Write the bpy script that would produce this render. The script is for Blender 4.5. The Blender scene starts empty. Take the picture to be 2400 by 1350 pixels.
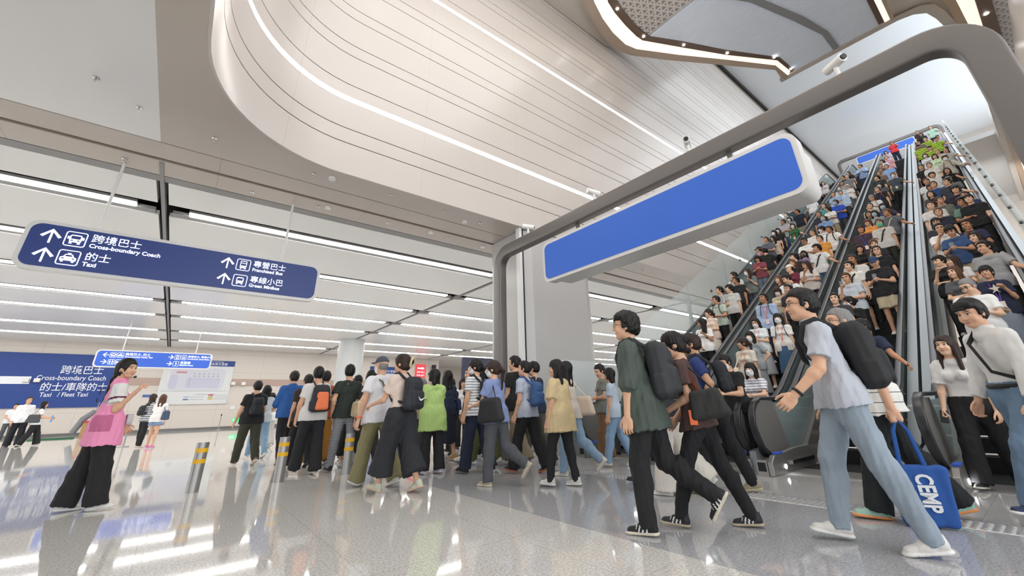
import bpy, math, random
import numpy as np
from mathutils import Vector, Matrix
random.seed(7); RNG = np.random.default_rng(7)
SC = bpy.context.scene; COL = SC.collection
R_ = math.radians
# ---------------- camera ----------------
YAW, PITCH, ROLL = 0.891239, 0.380553, -0.0287458
cd = bpy.data.cameras.new('camera'); cam = bpy.data.objects.new('camera', cd); COL.objects.link(cam)
_f = Vector((math.cos(PITCH)*math.cos(YAW), math.cos(PITCH)*math.sin(YAW), math.sin(PITCH)))
_r = Vector((math.sin(YAW), -math.cos(YAW), 0)); _u = _r.cross(_f)
_r2 = _r*math.cos(ROLL)+_u*math.sin(ROLL); _u2 = -_r*math.sin(ROLL)+_u*math.cos(ROLL)
_m = Matrix((_r2, _u2, -_f)).transposed().to_4x4(); _m.translation = Vector((0, 0, 1.0))
cam.matrix_world = _m
cd.sensor_width = 36; cd.lens = 36*946.925/2400; cd.shift_x = -16.1/2400; cd.shift_y = -103.6/2400
cd.clip_end = 300; SC.camera = cam
# ---------------- world and view ----------------
w = bpy.data.worlds.new('world'); SC.world = w; w.use_nodes = True
w.node_tree.nodes['Background'].inputs[0].default_value = (0.93, 0.965, 1.0, 1)
w.node_tree.nodes['Background'].inputs[1].default_value = 1.7
SC.view_settings.view_transform = 'Standard'; SC.view_settings.look = 'None'
SC.view_settings.exposure = 0.15; SC.view_settings.gamma = 1.0; SC.view_settings.use_curve_mapping = False
SC.cycles.max_bounces = 8; SC.cycles.transparent_max_bounces = 12

def area(name, loc, rot, sx, sy, power, col=(1, 1, 1)):
    l = bpy.data.lights.new(name, 'AREA'); l.shape = 'RECTANGLE'; l.size = sx; l.size_y = sy; l.energy = power; l.color = col
    o = bpy.data.objects.new(name, l); COL.objects.link(o); o.location = loc; o.rotation_euler = rot
    return o
# unseen cool fill lamp added below the high soffit to brighten the void
area('void_fill_light', (20, 2.5, 15.3), (0, R_(-20), 0), 14, 7, 300, (0.94, 0.97, 1.0))
area('upper_hall_fill_light', (33, -5.8, 19.4), (R_(100), 0, 0), 30, 4.5, 1500, (0.80, 0.90, 1.0))  # added fill lamp, no window here; lifts the upper ceiling and wall
area('upper_hall_downlights', (36, 0, 22.5), (0, 0, 0), 26, 12, 1300, (0.92, 0.96, 1.0))
area('soffit_fill_light', (5, 1, 14.8), (0, 0, 0), 9, 9, 560, (1.0, 0.985, 0.965))  # unseen fill lamp added to light the void from above
area('lower_void_fill_light', (41, -1, 9), (0, R_(-90), 0), 9, 7, 900, (0.92, 0.96, 1.0))  # added fill, faces away from the camera to brighten the lower east wall

# cool fill lamp added behind the camera to lift the high ceilings
area('south_fill_light', (2, -12, 6), (R_(118), 0, 0), 18, 8, 1100, (0.93, 0.96, 1.0))
# ---------------- material helpers ----------------
def lin(c):
    if isinstance(c, str):
        c = [int(c[i:i+2], 16)/255 for i in (0, 2, 4)]
    return tuple((x/12.92 if x <= 0.04045 else ((x+0.055)/1.055)**2.4) for x in c[:3])+(1,)
MATS = {}
def mat(name, col, rough=0.5, metal=0.0, emit=0.0, bump=0.0, bscale=200.0, var=0.0, vscale=4.0, coat=0.0, spec=0.5):
    if name in MATS: return MATS[name]
    m = bpy.data.materials.new(name); m.use_nodes = True; nt = m.node_tree; b = nt.nodes['Principled BSDF']
    c = lin(col); b.inputs['Base Color'].default_value = c
    b.inputs['Roughness'].default_value = rough; b.inputs['Metallic'].default_value = metal
    b.inputs['Coat Weight'].default_value = coat; b.inputs['Specular IOR Level'].default_value = spec
    if emit:
        b.inputs['Emission Color'].default_value = c; b.inputs['Emission Strength'].default_value = emit
    tc = nt.nodes.new('ShaderNodeTexCoord')
    if bump or var:
        n = nt.nodes.new('ShaderNodeTexNoise'); n.inputs['Scale'].default_value = bscale; nt.links.new(tc.outputs['Object'], n.inputs['Vector'])
        if bump:
            bp = nt.nodes.new('ShaderNodeBump'); bp.inputs['Strength'].default_value = bump; bp.inputs['Distance'].default_value = 0.002
            nt.links.new(n.outputs['Fac'], bp.inputs['Height']); nt.links.new(bp.outputs['Normal'], b.inputs['Normal'])
        if var:
            n2 = nt.nodes.new('ShaderNodeTexNoise'); n2.inputs['Scale'].default_value = vscale; nt.links.new(tc.outputs['Object'], n2.inputs['Vector'])
            mx = nt.nodes.new('ShaderNodeMix'); mx.data_type = 'RGBA'
            mx.inputs[6].default_value = tuple(x*(1-var) for x in c[:3])+(1,); mx.inputs[7].default_value = tuple(min(1, x*(1+var)) for x in c[:3])+(1,)
            nt.links.new(n2.outputs['Fac'], mx.inputs[0]); nt.links.new(mx.outputs[2], b.inputs['Base Color'])
    MATS[name] = m
    return m
def math_node(nt, op, a, b=None, c=None):
    n = nt.nodes.new('ShaderNodeMath'); n.operation = op
    for i, v in enumerate((a, b, c)):
        if v is None: continue
        if isinstance(v, (int, float)): n.inputs[i].default_value = v
        else: nt.links.new(v, n.inputs[i])
    return n.outputs[0]
def line_mask(nt, coord, period, width, offset=0.0):
    """1 on thin lines repeating along a coordinate"""
    a = math_node(nt, 'ADD', coord, offset+1000*period)
    m = math_node(nt, 'MODULO', a, period)
    return math_node(nt, 'LESS_THAN', m, width)
def glass_mat(name, col=(0.75, 0.86, 0.86), alpha=0.18, rough=0.03, refl=.9):
    """thin architectural glass: mostly transparent, tinted, with a clear reflection"""
    m = bpy.data.materials.new(name); m.use_nodes = True; nt = m.node_tree; nt.nodes.clear()
    out = nt.nodes.new('ShaderNodeOutputMaterial'); t = nt.nodes.new('ShaderNodeBsdfTransparent'); g = nt.nodes.new('ShaderNodeBsdfPrincipled')
    t.inputs[0].default_value = (*col, 1); g.inputs['Base Color'].default_value = (*col, 1); g.inputs['Roughness'].default_value = rough
    fr = nt.nodes.new('ShaderNodeFresnel'); fr.inputs[0].default_value = 1.7
    f = math_node(nt, 'ADD', math_node(nt, 'MULTIPLY', fr.outputs[0], refl), alpha)
    mx = nt.nodes.new('ShaderNodeMixShader'); nt.links.new(f, mx.inputs[0]); nt.links.new(t.outputs[0], mx.inputs[1]); nt.links.new(g.outputs[0], mx.inputs[2])
    nt.links.new(mx.outputs[0], out.inputs[0]); MATS[name] = m
    return m

# ---------------- mesh helpers ----------------
class MB:
    """collects vertices and faces of one mesh"""
    def __init__(s): s.v = []; s.f = []; s.m = []
    def add(s, vs, fs, mi=0):
        o = len(s.v); s.v += [tuple(x) for x in vs]; s.f += [tuple(i+o for i in f) for f in fs]; s.m += [mi]*len(fs); return s
    def box(s, x0, x1, y0, y1, z0, z1, mi=0):
        return s.add([(x0,y0,z0),(x1,y0,z0),(x1,y1,z0),(x0,y1,z0),(x0,y0,z1),(x1,y0,z1),(x1,y1,z1),(x0,y1,z1)],
                     [(0,3,2,1),(4,5,6,7),(0,1,5,4),(1,2,6,5),(2,3,7,6),(3,0,4,7)], mi)
    def prism(s, poly, axis, a0, a1, mi=0):
        """poly: 2D points, extruded along axis 'x','y' or 'z' (2D = the other two axes in order)"""
        def P(p, a):
            return {'x': (a, p[0], p[1]), 'y': (p[0], a, p[1]), 'z': (p[0], p[1], a)}[axis]
        n = len(poly); vs = [P(p, a0) for p in poly]+[P(p, a1) for p in poly]
        fs = [tuple(range(n))[::-1], tuple(range(n, 2*n))]+[(i, (i+1) % n, n+(i+1) % n, n+i) for i in range(n)]
        return s.add(vs, fs, mi)
    def tube(s, pts, r, n=8, closed=False, caps=True, mi=0, ry=None):
        pts = [Vector(p) for p in pts]; N = len(pts); up = None; rings = []
        rr = r if isinstance(r, (list, tuple)) else [r]*N
        for i, p in enumerate(pts):
            a = pts[(i-1) % N] if (closed or i > 0) else p; b = pts[(i+1) % N] if (closed or i < N-1) else p
            t = (b-a).normalized()
            if up is None:
                up = Vector((0, 0, 1)) if abs(t.z) < 0.95 else Vector((1, 0, 0))
            x = up-t*up.dot(t)
            if x.length < 1e-4: x = t.orthogonal()
            x.normalize(); up = x; y = t.cross(x)
            k = ry if ry else 1.0
            rings.append([p+(x*math.cos(2*math.pi*j/n)+y*k*math.sin(2*math.pi*j/n))*rr[i] for j in range(n)])
        vs = [v for rg in rings for v in rg]; fs = []
        M = N if closed else N-1
        for i in range(M):
            for j in range(n):
                a = i*n+j; b = i*n+(j+1) % n; c = ((i+1) % N)*n+(j+1) % n; d = ((i+1) % N)*n+j
                fs.append((a, b, c, d))
        if caps and not closed: fs += [tuple(range(n))[::-1], tuple(range((N-1)*n, N*n))]
        return s.add(vs, fs, mi)
    def sweep(s, prof, frames, closed_prof=True, mi=0, caps=True):
        """prof: 2D points; frames: list of (origin, axis_u, axis_v)"""
        n = len(prof); vs = []
        for o, u, v in frames:
            o = Vector(o); u = Vector(u); v = Vector(v)
            vs += [o+u*p[0]+v*p[1] for p in prof]
        fs = []; m = n if closed_prof else n-1
        for i in range(len(frames)-1):
            for j in range(m):
                fs.append((i*n+j, i*n+(j+1) % n, (i+1)*n+(j+1) % n, (i+1)*n+j))
        if caps and closed_prof: fs += [tuple(range(n))[::-1], tuple(range((len(frames)-1)*n, len(frames)*n))]
        return s.add(vs, fs, mi)
    def disc(s, c, r, axis='z', n=20, h=0.02, mi=0):
        pts = [(r*math.cos(2*math.pi*i/n), r*math.sin(2*math.pi*i/n)) for i in range(n)]
        if axis == 'z': return s.prism([(c[0]+a, c[1]+b) for a, b in pts], 'z', c[2], c[2]+h, mi)
        if axis == 'y': return s.prism([(c[0]+a, c[2]+b) for a, b in pts], 'y', c[1], c[1]+h, mi)
        return s.prism([(c[1]+a, c[2]+b) for a, b in pts], 'x', c[0], c[0]+h, mi)
    def mesh(s, name, smooth=False):
        me = bpy.data.meshes.new(name); me.from_pydata(s.v, [], s.f); me.update()
        me.polygons.foreach_set('material_index', s.m)
        if smooth: me.polygons.foreach_set('use_smooth', [True]*len(me.polygons))
        return me
    def obj(s, name, m, parent=None, smooth=False, bevel=0.0, fixn=True):
        me = s.mesh(name, smooth)
        if fixn:
            import bmesh
            bm = bmesh.new(); bm.from_mesh(me); bmesh.ops.recalc_face_normals(bm, faces=bm.faces); bm.to_mesh(me); bm.free()
        for x in (m if isinstance(m, (list, tuple)) else [m]): me.materials.append(x)
        o = bpy.data.objects.new(name, me); COL.objects.link(o)
        if parent is not None: o.parent = parent
        if smooth:
            try: me.shade_smooth(); me.set_sharp_from_angle(angle=R_(40))
            except Exception: pass
        if bevel:
            b = o.modifiers.new('bevel', 'BEVEL'); b.width = bevel; b.segments = 2; b.limit_method = 'ANGLE'
        return o
def tag(o, label=None, cat=None, group=None, kind=None):
    if label: o['label'] = label
    if cat: o['category'] = cat
    if group: o['group'] = group
    if kind: o['kind'] = kind
    return o
def struct(o, label=None): o['kind'] = 'structure'; (label and o.__setitem__('label', label)); return o
def empty(name, loc, label, cat, group=None, rz=0):
    o = bpy.data.objects.new(name, None); COL.objects.link(o); o.location = loc; o.rotation_euler = (0, 0, rz); o.empty_display_size = 0.1
    return tag(o, label, cat, group)
def rrect(w, h, r, n=6, cx=0, cy=0):
    p = []
    for (sx, sy, a0) in ((1, 1, 0), (-1, 1, 90), (-1, -1, 180), (1, -1, 270)):
        for i in range(n+1):
            a = R_(a0+90*i/n); p.append((cx+sx*(w/2-r)+r*math.cos(a), cy+sy*(h/2-r)+r*math.sin(a)))
    return p
def text_mesh(name, body, size, m, parent, origin, xdir, ydir, bold=0.0, depth=0.004, align='LEFT', sx=1.0, shear=0.0, label=None):
    c = bpy.data.curves.new(name, 'FONT'); c.body = body; c.size = size; c.align_x = align; c.offset = bold; c.extrude = depth; c.shear = shear; c.resolution_u = 3
    t = bpy.data.objects.new(name, c); COL.objects.link(t)
    dg = bpy.context.evaluated_depsgraph_get(); me = bpy.data.meshes.new_from_object(t.evaluated_get(dg))
    bpy.data.objects.remove(t); bpy.data.curves.remove(c)
    x = Vector(xdir).normalized(); y = Vector(ydir).normalized(); z = x.cross(y)
    M = Matrix((x*sx, y, z)).transposed().to_4x4(); M.translation = Vector(origin)
    me.transform(M); me.materials.clear(); me.materials.append(m); me.name = name
    o = bpy.data.objects.new(name, me); COL.objects.link(o); o.parent = parent
    return o
# ---------------- shared materials ----------------
WHITE = mat('white_ceiling_panel', 'e8e7e5', 0.22, spec=0.35, var=0.02, vscale=0.4)
BEIGE = mat('beige_panel', 'c9bfb6', 0.3, spec=0.4, var=0.015, vscale=0.6)
TAUPE = mat('taupe_panel', 'b5aba2', 0.35, spec=0.4)
TAN = mat('tan_panel', 'b79f86', 0.4)
GREYM = mat('grey_flange', '8d8c8b', 0.45)
DARK = mat('dark_recess', '232427', 0.7)
DSLOT = mat('dark_slot', '5b5957', 0.6)
BROWN = mat('brown_strip', '6b574a', 0.4, metal=0.3)
STEEL = mat('brushed_steel', 'a3a19e', 0.36, metal=0.7, bump=0.12, bscale=90)
STEEL2 = mat('dark_steel', '6c6a67', 0.35, metal=0.9, bump=0.1, bscale=90)
GANTRY = mat('satin_grey_metal', '75716e', 0.45, metal=0.55, bump=0.1, bscale=120)
CHROME = mat('polished_steel', 'c8c8c8', 0.12, metal=1.0)
RUBBER = mat('black_rubber', '2a2b2e', 0.32)
BLACK = mat('black_plastic', '17181a', 0.5)
WPLAST = mat('white_plastic', 'e8e6e2', 0.35)
LAMP = mat('lamp_white', 'fffdfa', 0.5, emit=17.0)
LAMPW = mat('cove_warm_light', 'fff0de', 0.5, emit=.85)
SPOT = mat('spot_lamp', 'ffffff', 0.5, emit=40.0)
BLUE = mat('sign_blue', '2f62c2', 0.5, emit=0.14)
NAVY = mat('sign_navy', '1b3478', 0.4, emit=0.08)
TXT = mat('sign_white_lettering', 'f4f6ff', 0.5, emit=0.55)
WRIM = mat('sign_white_frame', 'dcdad7', 0.35)
BANNER = mat('banner_blue', '1f4189', 0.5)
BTXT = mat('banner_white_print', 'e9ecf2', 0.5)
YELLOW = mat('yellow_reflective_tape', 'e8b31c', 0.4)
GLASS = glass_mat('clear_guard_glass', (0.95, 0.975, 0.975), 0.02, refl=.35)
GLASSD = glass_mat('balustrade_glass', (0.60, 0.67, 0.67), 0.14, refl=.5)
GREEN = mat('exit_green', '2fbf74', 0.4, emit=0.8)
ORANGE = mat('orange_fabric', 'f0784a', 0.8)

# floor: polished speckled granite; warm light field, grey band near the escalators, tile joints
def floor_mat():
    m = bpy.data.materials.new('polished_granite'); m.use_nodes = True; nt = m.node_tree; b = nt.nodes['Principled BSDF']
    tc = nt.nodes.new('ShaderNodeTexCoord'); sp = nt.nodes.new('ShaderNodeSeparateXYZ'); nt.links.new(tc.outputs['Object'], sp.inputs[0])
    X, Y = sp.outputs[0], sp.outputs[1]
    grey = math_node(nt, 'GREATER_THAN', X, 3.0)
    n1 = nt.nodes.new('ShaderNodeTexNoise'); n1.inputs['Scale'].default_value = 55; n1.inputs['Detail'].default_value = 3; nt.links.new(tc.outputs['Object'], n1.inputs['Vector'])
    n2 = nt.nodes.new('ShaderNodeTexNoise'); n2.inputs['Scale'].default_value = 160; nt.links.new(tc.outputs['Object'], n2.inputs['Vector'])
    sp1 = nt.nodes.new('ShaderNodeMapRange'); sp1.inputs[1].default_value = 0.36; sp1.inputs[2].default_value = 0.62; nt.links.new(n1.outputs['Fac'], sp1.inputs[0])
    dk = nt.nodes.new('ShaderNodeMapRange'); dk.inputs[1].default_value = 0.36; dk.inputs[2].default_value = 0.42; nt.links.new(n2.outputs['Fac'], dk.inputs[0])
    def mixc(f, a, c):
        x = nt.nodes.new('ShaderNodeMix'); x.data_type = 'RGBA'
        if isinstance(f, (int, float)): x.inputs[0].default_value = f
        else: nt.links.new(f, x.inputs[0])
        for i, v in ((6, a), (7, c)):
            if isinstance(v, tuple): x.inputs[i].default_value = v
            else: nt.links.new(v, x.inputs[i])
        return x.outputs[2]
    warm = mixc(sp1.outputs[0], lin('bebcb6'), lin('e0deda')); cool = mixc(sp1.outputs[0], lin('a0a1a4'), lin('babbbf'))
    plates = math_node(nt, 'GREATER_THAN', X, 5.5)
    cool = mixc(plates, cool, mixc(sp1.outputs[0], lin('b4b4b4'), lin('c6c6c6')))
    c = mixc(grey, warm, cool)
    c = mixc(math_node(nt, 'MULTIPLY', math_node(nt, 'SUBTRACT', 1.0, dk.outputs[0]), 0.55), c, lin('6d6a66'))
    far = math_node(nt, 'GREATER_THAN', Y, 7.95); c = mixc(math_node(nt, 'MULTIPLY', far, 0.55), c, lin('cdccca'))
    j = math_node(nt, 'MAXIMUM', line_mask(nt, X, 1.2, 0.006, 0.0), line_mask(nt, Y, 1.2, 0.006, 1.2*7-7.95))
    c = mixc(math_node(nt, 'MULTIPLY', j, 0.35), c, lin('77756f'))
    nt.links.new(c, b.inputs['Base Color']); b.inputs['Roughness'].default_value = 0.1
    r = nt.nodes.new('ShaderNodeMapRange'); r.inputs[3].default_value = 0.025; r.inputs[4].default_value = 0.07; nt.links.new(n1.outputs['Fac'], r.inputs[0])
    nt.links.new(r.outputs[0], b.inputs['Roughness']); b.inputs['Specular IOR Level'].default_value = 0.5
    return m
FLOOR = floor_mat()
struct(MB().box(-40, 60, -14, 60, -0.2, 0).obj('floor', FLOOR), 'polished speckled granite concourse floor with a grey band by the escalators')

HC = 5.58
# ---------------- far walls ----------------
def wall_mat(name, col, px, pz, ox=0, oz=0, rough=0.4):
    m = bpy.data.materials.new(name); m.use_nodes = True; nt = m.node_tree; b = nt.nodes['Principled BSDF']
    tc = nt.nodes.new('ShaderNodeTexCoord'); sp = nt.nodes.new('ShaderNodeSeparateXYZ'); nt.links.new(tc.outputs['Object'], sp.inputs[0])
    k = math_node(nt, 'MAXIMUM', line_mask(nt, sp.outputs[0], px, 0.015, ox), line_mask(nt, sp.outputs[2], pz, 0.015, oz))
    x = nt.nodes.new('ShaderNodeMix'); x.data_type = 'RGBA'; x.inputs[6].default_value = lin(col); x.inputs[7].default_value = tuple(v*0.7 for v in lin(col)[:3])+(1,)
    nt.links.new(k, x.inputs[0]); nt.links.new(x.outputs[2], b.inputs['Base Color']); b.inputs['Roughness'].default_value = rough
    return m
CREAM = wall_mat('cream_wall_panels', 'd6cdc4', 2.4, 1.3)
YW = 38.72
struct(MB().box(-40, 20, YW, YW+0.3, 0, HC).obj('wall_north', CREAM), 'cream panelled far wall behind the blue banner')
struct(MB().box(20, 20.3, YW, 48, 0, HC).obj('wall_return', CREAM))
struct(MB().box(20, 62, 46, 46.3, 0, HC).obj('wall_north', CREAM), 'cream wall beyond the corner at the far end of the hall')
struct(MB().box(-40, 20, YW-0.04, YW-0.001, 2.95, 3.45).obj('trim_1', mat('rose_band', 'b59d92', 0.4)), 'rose brown band along the far wall')
struct(MB().box(-40, 20, YW-0.05, YW-0.001, 0, 0.16).obj('baseboard_north', STEEL2))
struct(MB().box(60, 60.3, 7.9, 46, 0, HC).obj('wall_east', CREAM))

# ---------------- low ceiling: white panels between light rows ----------------
ROWS = [12.05, 15.6, 19.2, 22.75, 26.3, 31.2, 35.2]
TRX = [-1.2, 8.9, 19.0, 29.1, 39.2]
xs = [-38]+TRX+[60]
nrow = ROWS+[39.0]
edges = [(10.42, ROWS[0]-0.42)]+[(ROWS[i]+0.38, (ROWS[i+1]-0.42) if i+1 < len(ROWS) else 46.0) for i in range(len(ROWS))]
for i in range(len(xs)-1):
    for (y0, y1) in edges:
        x0, x1 = xs[i]+0.10, xs[i+1]-0.10
        struct(MB().box(x0, x1, y0, y1, HC, HC+0.12).obj('ceiling', WHITE))
struct(MB().box(-40, 62, 10.1, 47, HC+0.45, HC+0.6).obj('ceiling_void', DARK), 'dark ceiling void above the light rows')
for i in range(len(xs)-1):
    for r, y in enumerate(ROWS):
        x0, x1 = xs[i]+0.5, xs[i+1]-0.5
        struct(MB().box(xs[i]+.16, xs[i+1]-.16, y+.13, y+.38, HC+0.02, HC+0.10).obj('trim_2', GREYM))
        L = x1-x0; n = 1
        lf = empty('linear_light', ((x0+x1)/2, y, HC), 'linear ceiling light, row %d from the soffit, %s' % (r+1, ['left of the first dark track', 'right of the first dark track', 'right of the second dark track', 'beyond the third dark track', 'past the fourth dark track', 'beside the east wall'][i]), 'ceiling light', 'linear lights in rows on the low ceiling')
        MB().box(-L/2, L/2, -.11, .11, 0.0, 0.03).obj('diffuser', LAMP, lf)
        MB().box(-L/2-.02, L/2+.02, -.13, .13, 0.031, 0.09).obj('housing', GREYM, lf)
for x in TRX[:4]:
    t = MB().box(x-.035, x+.035, 9.5, 46, HC-0.02, HC+0.1); struct(t.obj('trim_3', GREYM), 'narrow grey ceiling track in a dark slot')
# beige soffit around the void
def soffit_mat():
    m = bpy.data.materials.new('beige_soffit'); m.use_nodes = True; nt = m.node_tree; b = nt.nodes['Principled BSDF']
    tc = nt.nodes.new('ShaderNodeTexCoord'); sp = nt.nodes.new('ShaderNodeSeparateXYZ'); nt.links.new(tc.outputs['Object'], sp.inputs[0])
    k = line_mask(nt, sp.outputs[0], 3.0, 0.008, 0.3)
    x = nt.nodes.new('ShaderNodeMix'); x.data_type = 'RGBA'; x.inputs[6].default_value = lin('bdb2a8'); x.inputs[7].default_value = lin('8f857b')
    nt.links.new(k, x.inputs[0]); nt.links.new(x.outputs[2], b.inputs['Base Color']); b.inputs['Roughness'].default_value = 0.28
    return m
SOF = soffit_mat()
struct(MB().box(-40, 60, 8.72, 9.33, HC, HC+.1).obj('ceiling_soffit', SOF), 'beige soffit strip beside the void')
struct(MB().box(-40, 60, 9.45, 10.10, HC, HC+.1).obj('ceiling_soffit', SOF), 'beige soffit strip next to the white ceiling')
struct(MB().box(-40, 60, 9.33, 9.45, HC+.05, HC+.1).obj('trim_4', mat('bronze_slot', '8a7763', 0.5)))
struct(MB().box(-40, 60, 10.13, 10.40, HC+.0, HC+.08).obj('trim_5', GREYM))
struct(MB().box(-40, -1.2, -14, 8.69, HC, HC+.1).obj('ceiling_west', WHITE), 'white glossy ceiling left of the void')
# strip between the white ceiling and the void, with the rounded corner cut out
RC = 2.35; XW, YN = -0.64, 7.87
arc = [(XW+RC-RC*math.cos(R_(a)), YN-RC+RC*math.sin(R_(a))) for a in range(0, 91, 6)]
arc2 = [(XW-.045+(RC+.045)*(1-math.cos(R_(a))), YN-RC+(RC+.045)*math.sin(R_(a))) for a in range(0, 91, 6)]
poly = [(-1.2, -14), (XW-.045, -14)]+arc2+[(60, YN+.045), (60, 8.69), (-1.2, 8.69)]
struct(MB().prism(poly, 'z', HC, HC+.12).obj('ceiling_lip', mat('taupe_lip', 'beb4aa', 0.3)), 'taupe ceiling lip with rounded corner around the void')

# ---------------- tall void wall: stacked beige bands with fine grooves and two light lines ----------------
path = [(XW, -14), (XW, -6), (XW, 0), (XW, YN-RC-0.01)]+arc[1:-1]+[(XW+RC+.01, YN), (8, YN), (16, YN), (30, YN), (51, YN)]
def band(name, z0, z1, m, off=0.0, th=0.06, parent=None, pth=None, smooth=True):
    fr = []
    P = [Vector((a, b, 0)) for a, b in (pth or path)]
    for i, p in enumerate(P):
        a = P[max(0, i-1)]; c = P[min(len(P)-1, i+1)]
        t = (c-a).normalized(); n = Vector((-t.y, t.x, 0))
        fr.append((p, n, Vector((0, 0, 1))))
    return MB().sweep([(off, z0), (off+th, z0), (off+th, z1), (off, z1)], fr).obj(name, m, parent, smooth=smooth)
def panel_mat():
    m = bpy.data.materials.new('glossy_beige_wall'); m.use_nodes = True; nt = m.node_tree; b = nt.nodes['Principled BSDF']
    tc = nt.nodes.new('ShaderNodeTexCoord'); sp = nt.nodes.new('ShaderNodeSeparateXYZ'); nt.links.new(tc.outputs['Object'], sp.inputs[0])
    k = math_node(nt, 'MULTIPLY', line_mask(nt, sp.outputs[0], 2.9, 0.008, 2.35), 0.5)
    z = nt.nodes.new('ShaderNodeMapRange'); z.inputs[1].default_value = 5.5; z.inputs[2].default_value = 22; nt.links.new(sp.outputs[2], z.inputs[0])
    nz = nt.nodes.new('ShaderNodeTexNoise'); nz.inputs['Scale'].default_value = 0.5; nt.links.new(tc.outputs['Object'], nz.inputs['Vector'])
    a = nt.nodes.new('ShaderNodeMix'); a.data_type = 'RGBA'; a.inputs[6].default_value = lin('c8bfb8'); a.inputs[7].default_value = lin('d0c9c3')
    nt.links.new(nz.outputs['Fac'], a.inputs[0])
    x = nt.nodes.new('ShaderNodeMix'); x.data_type = 'RGBA'; nt.links.new(a.outputs[2], x.inputs[6]); x.inputs[7].default_value = lin('a99f95')
    nt.links.new(k, x.inputs[0]); nt.links.new(x.outputs[2], b.inputs['Base Color']); b.inputs['Roughness'].default_value = 0.24
    return m
PANEL = panel_mat()
zs = [5.572, 6.32, 6.68, 7.40, 7.50, 7.84, 8.66, 8.98, 9.78, 10.1, 10.92, 11.26, 12.02, 12.12, 12.4, 13.24, 13.55, 14.32, 14.66, 15.45, 15.8, 16.6, 16.95, 17.8, 18.15, 19.0, 19.4, 20.3, 20.7, 21.6, 22.05]
wall_bands = MB()
for a, c in zip(zs[:-1], zs[1:]):
    if abs(a-7.40) < .01 or abs(a-12.02) < .01: continue
    fr = []
    P = [Vector((p, q, 0)) for p, q in path]
    for i, p in enumerate(P):
        aa = P[max(0, i-1)]; cc = P[min(len(P)-1, i+1)]; t = (cc-aa).normalized(); fr.append((p, Vector((-t.y, t.x, 0)), Vector((0, 0, 1))))
    wall_bands.sweep([(0, a+.011), (.05, a+.011), (.05, c-.011), (0, c-.011)], fr)
struct(wall_bands.obj('wall_void', PANEL, smooth=True), 'tall glossy beige void wall of stacked bands with fine grooves')
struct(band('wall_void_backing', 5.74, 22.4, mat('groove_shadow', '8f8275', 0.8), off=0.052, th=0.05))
for z, nm in ((7.45, 'lower'), (12.07, 'upper')):
    o = band('wall_light_line', z-.035, z+.035, LAMP, off=0.012, th=0.03, smooth=False)
    tag(o, '%s thin white light line running along the beige void wall' % nm, 'light line', 'light lines in the void wall')
struct(MB().box(2, 51, YN-0.1, YN+.05, 22.45, 22.75).obj('trim_6', mat('black_gap', '2a2622', 0.6)), 'black shadow gap between void wall and upper ceiling')
# upper level: glossy pale ceiling, far wall, upper floor
UPC = mat('pale_glossy_upper_ceiling', 'e6eaee', 0.2, spec=0.6)
struct(MB().box(-4, 51.2, -16, 12, 22.75, 22.95).obj('ceiling_upper', UPC), 'pale glossy ceiling high above the escalators')
struct(MB().box(51, 51.3, -16, YN, 16.5, 22.75).obj('wall_upper_east', CREAM), 'cream wall behind the upper landing')
struct(MB().box(20.6, 51, -6.3, -6, 16.5, 22.75).obj('wall_upper_south', CREAM), 'cream wall of the upper concourse')
struct(MB().box(9, 51, -3.6, -3.4, 0, 15.4).obj('wall_south', CREAM), 'cream wall right of the rightmost escalator')
struct(MB().box(51, 51.3, -16, YN, 0, 16.2).obj('wall_lower_east', CREAM), 'cream wall below the upper landing')
struct(MB().box(37.2, 51, -6, YN, 16.2, 16.49).obj('floor_upper', mat('upper_floor', 'bdbbb8', 0.3)), 'upper landing floor at the top of the escalators')
# slab soffit over the void at z 15.64 with the diagonal edge
slab = [(-4, YN-.02), (11.55, YN-.02), (12.1, 7.6), (12.75, 7.35), (14.3, 6.5), (16.8, 5.02), (19.0, 3.8), (20.25, 3.9), (20.4, 1.0), (20.45, -0.6), (20.7, -1.2), (21.4, -1.75), (30, -2.35), (51, -2.8), (51, -16), (-4, -16)]
struct(MB().prism(slab, 'z', 15.66, 16.3).obj('ceiling_soffit_high', mat('warm_grey_soffit', 'd0c8be', 0.35)), 'warm grey soffit high over the void')
# cove feature set in the high soffit
def ribbon(pa, pb, z0, z1=None):
    b = MB(); n = len(pa); z1 = z0 if z1 is None else z1
    vs = [(x, y, z0) for x, y in pa]+[(x, y, z1) for x, y in pb]+[(x, y, z0+.05) for x, y in pa]+[(x, y, z1+.05) for x, y in pb]
    fs = []
    for i in range(n-1):
        fs += [(i, i+1, n+i+1, n+i), (2*n+i, 3*n+i, 3*n+i+1, 2*n+i+1), (i, 2*n+i, 2*n+i+1, i+1), (n+i, n+i+1, 3*n+i+1, 3*n+i)]
    return b.add(vs, fs)
A0 = [(7.9, 6.3), (9.19, 6.91), (9.91, 7.18), (10.88, 7.46), (11.9, 7.6), (12.7, 7.41), (14.26, 6.57), (16.81, 5.06), (19.0, 3.77), (20.1, 3.75)]
A1 = [(8.1, 5.95), (9.52, 6.66), (10.3, 6.93), (11.2, 7.12), (12.1, 7.18), (12.7, 7.04), (14.5, 6.08), (16.6, 4.86), (18.75, 3.66), (19.98, 3.55)]
A2 = [(8.5, 5.5), (9.94, 6.34), (10.52, 6.48), (11.35, 6.59), (12.14, 6.64), (12.54, 6.61), (14.32, 5.75), (16.26, 4.79), (18.52, 3.49), (19.79, 3.37)]
A3 = [(8.8, 5.2), (10.25, 6.11), (10.87, 6.22), (11.6, 6.32), (12.2, 6.35), (12.58, 6.31), (14.03, 5.57), (16.0, 4.66), (18.45, 3.35), (19.75, 3.24)]
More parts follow.
